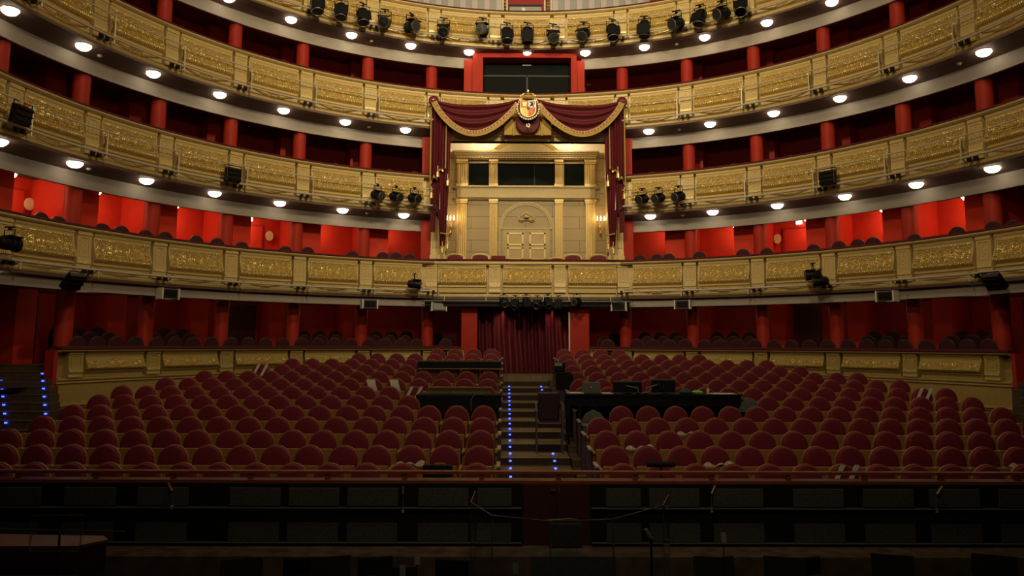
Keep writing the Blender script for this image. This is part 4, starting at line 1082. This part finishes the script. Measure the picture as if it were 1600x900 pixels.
# leather armchair in the aisle
t = thing('leather_armchair', 'dark leather armchair standing on the aisle steps beside the desk', 'chair', (.22, 15.75, ROWZ(4)))
M['leather'] = mat('dark_leather', (.028, .008, .012), .4)
b_ = 1.15 - .54
part(MB().b2(-.22, .22, -.02, .05, .62, 1.19), 'backrest', 'leather', t, bevel=.03); part(MB().b2(-.24, .24, -.46, .02, .52, .62), 'seat', 'leather', t, bevel=.02)
for s in (-1, 1):
    part(MB().tube([(s * .26, .02, .98), (s * .27, -.3, .96), (s * .27, -.4, .84)], .018, 6), 'armrest', 'screen', t)
    for yy in (-.42, .02): part(MB().tube([(s * .26, yy, 0 if True else 0), (s * .26, yy, .85)], .014, 6), 'leg', 'screen', t)
# follow-spot / camera stand at right of upper aisle
t = thing('camera_stand', 'black equipment stand with a shelf and box near the top of the aisle', 'stand', (.68, 18.6, ROWZ(7) + .05))
part(MB().b2(-.22, .24, -.2, .2, 1.02, 1.05), 'shelf', 'blackmetal', t); part(MB().b2(-.12, .28, -.18, .18, .62, 1.0), 'equipment_case', 'black', t, bevel=.03); part(MB().b2(-.16, .1, -.1, .12, 1.05, 1.28), 'camera_body', 'blackmetal', t, bevel=.02)
part(MB().b2(-.16, .02, -.11, -.10, 1.19, 1.26), 'front_strip', 'grey', t)
for x, y in ((-.1, -.1), (.02, .12), (.14, -.1)): part(MB().tube([(x, y, 0), (x * .8, y * .8, .64)], .014, 6), 'leg', 'stepwood', t)
tag(MB().b2(-.05, .50, 21.6, 21.9, ROWZ(11) - .0, ROWZ(11) + .05).build('papers', 'grey', loc=(0, .85, .0)), 'pale sheets lying on the top step before the entrance curtain', 'paper')
# papers and plastic wraps on seats
def wrap(i, k, s, lab, kind='strap'):
    x = s * (1.095 + .5449 * k); y = ROWY(i); z = ROWZ(i)
    if kind == 'strap':
        b = MB()
        for dx in (-.11, .10): b.box((dx, -.105, .78), (.07, .012, .34), 0, 0)
        for q in range(len(b.v)): vx, vy, vz = b.v[q]; b.v[q] = (vx + (vz - .78) * .5, vy, vz)
        o = b.build('paper_strips', 'paper'); c = 'paper'
    elif kind == 'sheet':
        b = MB(); b.sheet(lambda u, v: (-.14 + .20 * u + .10 * v, -.12 - .03 * math.sin(v * 3), .92 - .34 * v), 6, 8, .008); b.sheet(lambda u, v: (-.02 + .26 * u, -.13 - .06 * v, .60 + .01 * math.sin(u * 5)), 6, 2, .008); o = b.build('paper_sheet', 'paper'); c = 'paper'
    else:
        b = MB(); b.sheet(lambda u, v: (-.24 + .48 * u, -.14 - .18 * v, .66 + .05 * math.sin(u * 9) * math.cos(v * 4) + .03 * u), 16, 5, .006); o = b.build('plastic_wrap', M['plastic']); c = 'plastic cover'
    o.location = (x, y, z); tag(o, lab, c)
M['plastic'] = mat('crumpled_plastic', (.40, .33, .29), .25, 0, .3, 40)
wrap(9, 11, -1, 'crossed white paper strips on the outermost left seat of the tenth row', 'strap')
wrap(7, 5, -1, 'white folded sheet on a stalls seat left of the striped paper strip', 'sheet')
wrap(7, 4, -1, 'white and clear sheet on a stalls seat next to the folded sheet', 'sheet')
wrap(6, 3, -1, 'white striped strip on the seat just left of the covered console', 'strap')
wrap(1, 2, -1, 'crumpled plastic cover on a seat in the second row left of the aisle', 'plastic')
wrap(0, 2, -1, 'crumpled plastic cover on the third front-row seat left of the aisle', 'plastic')
wrap(2, 1, 1, 'white crumpled cover on a third-row seat right of the aisle', 'plastic')
wrap(3, 3, 1, 'pale plastic cover on a fourth-row seat right of the aisle', 'plastic')
wrap(1, 3, 1, 'clear plastic cover on the fourth seat of the second row, right side', 'plastic')
wrap(0, 6, 1, 'white paper strips on a front-row seat right of centre', 'strap')
wrap(6, 14, 1, 'white paper strips on a seat near the right end of the seventh row', 'strap')
wrap(1, 12, 1, 'crumpled white plastic on a second-row seat at the right edge', 'plastic')
# black boxes resting behind the front rail
tag(MB().b2(-1.84, -1.42, 11.05, 11.15, .78, .99).b2(-1.8, -1.46, 11.06, 11.14, 0, .78).build('stage_monitor', 'black', bevel=.01), 'flat black screen standing before the front row left of the aisle', 'screen')
t = thing('line_array_bar', 'slim black bar on a stand before the front row right of the aisle', 'loudspeaker', (1.55, 11.0, 0))
part(MB().tube([(-.2, 0, 0), (.2, 0, 0)], .04, 12), 'bar', 'black', t); kids(t)[-1].location = (0, 0, 1.02); part(MB().tube([(0, 0, 0), (0, 0, 1.0)], .012, 6), 'stand', 'black', t)
# ================================================================== ORCHESTRA PIT
pt = thing('pit_balustrade', 'long mahogany double rail dividing the front stalls row from the pit', 'railing', (0, 10.1, 0))
part(MB().b2(-13, 13, -.05, .06, 1.035, 1.07), 'top_rail', 'rail_wood', pt); part(MB().b2(-13, 13, -.10, .10, .93, .965), 'lower_rail', 'rail_wood', pt)
for q in range(27): part(MB().b2(-13 + q, -12.94 + q, -.03, .03, .965, 1.035), 'spacer', 'rail_wood', pt)
part(MB().b2(-13, 13, .0, .1, .0, .93), 'rail_wall', 'darkwood', pt)
struct(MB().b2(-13, -.43, 9.96, 10.1, -.35, .93).b2(.42, 13, 9.96, 10.1, -.35, .93).b2(-.43, .42, 10.0, 10.1, -.35, .93), 'wall_pit', 'black')
px = [(-4.83, -3.99), (-3.55, -2.83)]
k = 0
for x in [-6.9, -5.95, -5.02, -3.85, -3.10, -2.35, -1.45, -.8, .85, 1.5, 2.32, 3.35, 4.25, 5.1, 6.0, 6.8]:
    for zi, (z0, z1) in enumerate(((.66, .88), (.22, .45))):
        w_ = .32 if abs(x) > 1 else .22
        o = MB().b2(x - w_, x + w_, 9.93, 9.96, z0, z1).build('acoustic_panel', 'pitgrey')
        kk = sum(1 for q in range(1))
        tag(o, 'dark grey fabric panel in the %s row of the pit wall, %s from the left' % ('upper' if zi == 0 else 'lower', ORD[k]), 'wall panel', 'fabric panels of the pit wall')
    k += 1
mb = MB().b2(-13, -.45, 9.90, 9.96, .632, .642).b2(.44, 13, 9.90, 9.96, .632, .642).b2(-13, -.45, 9.90, 9.96, .208, .216).b2(.44, 13, 9.90, 9.96, .208, .216)
struct(mb, 'trim_5', mat('grey_metal_strip', (.14, .13, .12), .4, .4))
struct(MB().b2(-13, 13, 9.45, 9.96, -.35, .17), 'trim_6', mat('worn_ledge_wood', (.085, .055, .03), .6, 0, .5, 5))
d1 = struct(MB().b2(-.43, .42, 9.96, 10.0, .17, .925), 'door_%d' % nd, 'pitdoor'); nd += 1
MB().b2(-.003, .003, 9.952, 9.962, .17, .92).build('door_seam', 'black', d1)
MB().box((-.045, 9.93, .86), (.07, .03, .02)).box((.02, 9.93, .86), (.02, .03, .06)).build('door_handle', 'brass', d1)
def text(s, loc, size, m, lab):
    cu_ = bpy.data.curves.new('wall_lettering', 'FONT'); cu_.body = s; cu_.size = size; cu_.extrude = .001; cu_.align_x = 'CENTER'
    cu_.materials.append(M[m]); tmp = bpy.data.objects.new('tmp', cu_)
    me = bpy.data.meshes.new_from_object(tmp); bpy.data.objects.remove(tmp)
    o = bpy.data.objects.new('wall_lettering', me); COL.objects.link(o); o.location = loc; o.rotation_euler = (PI / 2, 0, 0)
    return tag(o, lab, 'lettering')
M['letter'] = mat('grey_lettering', (.16, .155, .14), .6)
for i, (x, s) in enumerate(((-5.40, 'CAMARA 8'), (-3.42, 'CAMARA 1'), (-1.42, 'CAMARA 1'), (3.38, 'PARR. 1'), (5.39, 'PARR. 1'))):
    text(s, (x, 9.945, .59), .055, 'letter', 'tiny grey lettering on the pit wall, %s from the left' % ORD[i])
# small goose-neck lamps and hooks on the pit wall
for i, (x, z, dx) in enumerate(((-4.89, .95, -.06), (-1.96, .92, 0), (1.97, .93, .05), (4.85, .93, .08))):
    t = thing('wall_lamp', 'small metal work lamp clipped on the pit wall, %s from the left' % ORD[i], 'lamp', (x, 9.9, z), group='work lamps on the pit wall')
    part(MB().tube([(dx, 0, .0), (0, -.01, -.10)], [.012, .02], 8), 'lamp_head', 'brass', t); part(MB().tube([(0, .02, -.1), (0, .02, -.30)], .005, 5), 'cord', 'screen', t); part(MB().box((0, .02, -.31), (.03, .03, .05)), 'plug', 'grey', t)
# plexiglass screen
pts = [(-.96, 7.78), (-.98, 7.26), (-.77, 6.71), (-.28, 6.51), (.25, 6.58), (.79, 7.14), (.94, 7.61)]
t = thing('plexiglass_screen', 'folding clear plexiglass screen around the conductor podium', 'screen', (0, 0, .05))
for q in range(6):
    (x0, y0), (x1, y1) = pts[q], pts[q + 1]
    c_ = ((x0 + x1) / 2, (y0 + y1) / 2, .6); L = math.hypot(x1 - x0, y1 - y0); rz = math.atan2(y1 - y0, x1 - x0)
    part(MB().box(c_, (L - .01, .006, 1.2), rz), 'clear_panel', 'plexi', t)
    e = MB().box((c_[0], c_[1], 1.203), (L, .008, .006), rz); e.b2(x0 - .004, x0 + .004, y0 - .004, y0 + .004, 0, 1.2)
    part(e, 'panel_edge', 'plexiedge', t)
# conductor podium, rail and chair
t = thing('conductor_chair', 'black upholstered chair in the pit behind the plexiglass', 'chair', (-.06, 7.75, .05))
part(MB().b2(-.17, .17, 0, .03, .66, .90), 'backrest', 'cloth', t, bevel=.02); part(MB().tube([(-.18, .0, .93), (.06, 0, .945), (.15, 0, .92)], .008, 6), 'back_rail', 'plexiedge', t)
part(MB().lathe([(.22, 0), (.24, .03), (.20, .07), (.05, .08)], (0, -.15, .56), 16), 'seat', 'cloth', t)
for a in (-.15, .15):
    for yy in (-.3, .02): part(MB().tube([(a, yy, 0), (a, yy, .58)], .012, 6), 'leg', 'blackmetal', t)
t = thing('conductor_desk', 'black music desk with grey edge at the podium', 'music stand', (-.03, 7.2, .05))
part(MB().box((0, 0, .60), (.78, .02, .26), 0, -.5), 'desk_plate', 'pitgrey', t); part(MB().box((0, -.09, .49), (.80, .05, .012)), 'ledge', 'plexiedge', t); part(MB().tube([(0, .03, 0), (0, .03, .5)], .015, 8), 'pole', 'blackmetal', t); part(MB().b2(-.2, .2, -.12, .18, 0, .02), 'base', 'blackmetal', t)
def stand(x, y, z, lab, col='black', rz=0):
    z = .74
    t = thing('music_stand', lab, 'music stand', (x, y, -.35), rz, 'music stands in the pit')
    part(MB().box((0, 0, z - .05), (.42, .012, .28), 0, -.35), 'desk_plate', col, t); part(MB().tube([(0, .03, .1), (0, .03, z - .08)], .01, 6), 'pole', 'blackmetal', t)
    part(MB().box((0, -.06, z - .18), (.40, .05, .008)), 'ledge', 'screen', t)
    for a in range(3): part(MB().tube([(0, .03, .12), (.2 * math.cos(a * 2.1 + .4), .03 + .2 * math.sin(a * 2.1 + .4), 0)], .008, 6), 'leg', 'blackmetal', t)
for i, (x, y, z, rz) in enumerate(((-3.4, 8.2, .52, .3), (-2.5, 8.3, .50, .2), (-1.75, 7.9, .50, .1), (1.55, 8.3, .56, -.2), (2.3, 8.3, .52, -.3), (3.5, 8.4, .46, -.3), (4.6, 8.4, .46, -.4))):
    stand(x, y, z, 'black music stand in the pit, %s from the left' % ORD[i], 'black', rz)
def pit_chair(x, y, i):
    t = thing('orchestra_chair', 'black orchestra chair in the pit, %s from the left' % ORD[i], 'chair', (x, y, -.35), random.uniform(-.5, .5), 'orchestra chairs in the pit')
    part(MB().b2(-.2, .2, .18, .21, .42, .62), 'backrest', 'black', t, bevel=.02); part(MB().b2(-.2, .2, -.2, .2, .30, .34), 'seat', 'black', t, bevel=.01)
    for a in (-.18, .18):
        for yy in (-.18, .18): part(MB().tube([(a, yy, 0), (a, yy, .32)], .009, 6), 'leg', 'screen', t)
for i, (x, y) in enumerate(((-3.0, 8.85), (-2.1, 8.9), (-1.3, 8.8), (1.9, 8.9), (2.9, 8.9), (3.9, 9.0), (4.9, 8.9))): pit_chair(x, y, i)
for i, (x, y, z, lab) in enumerate(((-1.62, 7.4, .60, 'second white card on a stand left of the podium'), (-1.52, 7.7, .62, 'white card on a stand left of the podium'), (-.56, 7.4, .62, 'white tilted card at the left corner of the podium desk'), (1.55, 7.9, .78, 'pale slip standing on a right music stand'), (4.35, 7.5, .46, 'white card on a stand far right in the pit'))):
    gz = .4 if abs(x) > 1.15 else 0; t = thing('score_card', lab, 'card', (x, y, .05)); part(MB().box((0, 0, z - .05), (.055, .006, .10), .3, -.2), 'card', 'grey', t); part(MB().tube([(0, .01, -gz), (0, .01, z - .05)], .006, 5), 'stem', 'black', t)
t = thing('red_cloth_case', 'red and white item at the foot of the right plexiglass edge', 'case', (.55, 7.0, .05)); part(MB().b2(-.16, .14, -.1, .1, .4, .46), 'cloth', 'heraldic_red', t, bevel=.02); part(MB().b2(-.14, 0, -.1, .1, .455, .47), 'white_sheet', 'grey', t); part(MB().b2(-.1, .1, -.08, .08, 0, .4), 'stool', 'black', t)
t = thing('pit_microphone', 'slim black microphone stand at the right plexiglass edge', 'microphone', (.72, 7.4, .05)); part(MB().tube([(0, 0, 0), (0, 0, .88)], .012, 6), 'pole', 'blackmetal', t); part(MB().tube([(0, 0, .85), (-.05, 0, .93)], .018, 8), 'microphone', 'grey', t); part(MB().lathe([(.10, 0), (.10, .015), (.02, .02)], n=12), 'base', 'blackmetal', t)
# harpsichord / keyboard at lower left
t = thing('keyboard_instrument', 'long brown wooden keyboard instrument at the lower left of the pit', 'piano', (-5.25, 7.55, .05))
M['harpwood'] = mat('reddish_brown_wood', (.17, .055, .018), .4, 0, .35, 3)
out = [(-1.2, -.15), (.55, -.12), (.72, .12), (.60, .26), (-1.2, .36)]
b = MB(); n = len(out); b.add([(x, y, .735) for x, y in out] + [(x, y, .76) for x, y in out], [tuple(range(n))[::-1], tuple(range(n, 2 * n))] + [(i, (i + 1) % n, (i + 1) % n + n, i + n) for i in range(n)])
part(b, 'lid', 'harpwood', t)
b = MB(); b.add([(x * .98, y * .95, .44) for x, y in out] + [(x * .98, y * .95, .735) for x, y in out], [tuple(range(n))[::-1], tuple(range(n, 2 * n))] + [(i, (i + 1) % n, (i + 1) % n + n, i + n) for i in range(n)])
part(b, 'case', 'pitdoor', t); part(MB().box((-.3, -.17, .50), (1.8, .012, .012)), 'case_moulding', 'screen', t)
for x, y in ((-1.1, 0), (-.2, 0), (.5, .05)): part(MB().b2(x - .04, x + .04, y - .04, y + .04, -.4, .44), 'leg', 'black', t)
t = thing('clear_music_stand', 'transparent music stand before the wooden keyboard instrument', 'music stand', (-4.36, 6.5, .05))
part(MB().box((0, 0, 1.10), (.42, .008, .28), 0, -.1), 'clear_plate', 'plexi', t)
part(MB().tube([(-.21, 0, 1.24), (.21, 0, 1.25)], .003, 5).tube([(-.21, -.02, 1.2), (-.21, -.03, .99), (-.19, -.05, .965), (.18, -.05, .975), (.205, -.03, 1.0), (.21, -.02, 1.2)], .004, 5), 'wire_frame', 'screen', t)
part(MB().tube([(0, .03, -.4), (0, .03, 1.1)], .010, 6), 'pole', 'blackmetal', t); part(MB().tube([(0, .03, -.3), (.2, .1, -.4)], .008, 5).tube([(0, .03, -.3), (-.2, .1, -.4)], .008, 5).tube([(0, .03, -.3), (0, -.2, -.4)], .008, 5), 'tripod', 'blackmetal', t)
tag(MB().tube([(0, 0, 0), (1.15, 0, -.02)], .008, 6).build('boom_arm', 'screen', loc=(-5.0, 6.6, 1.16)), 'thin metal boom lying level above the wooden instrument', 'boom')
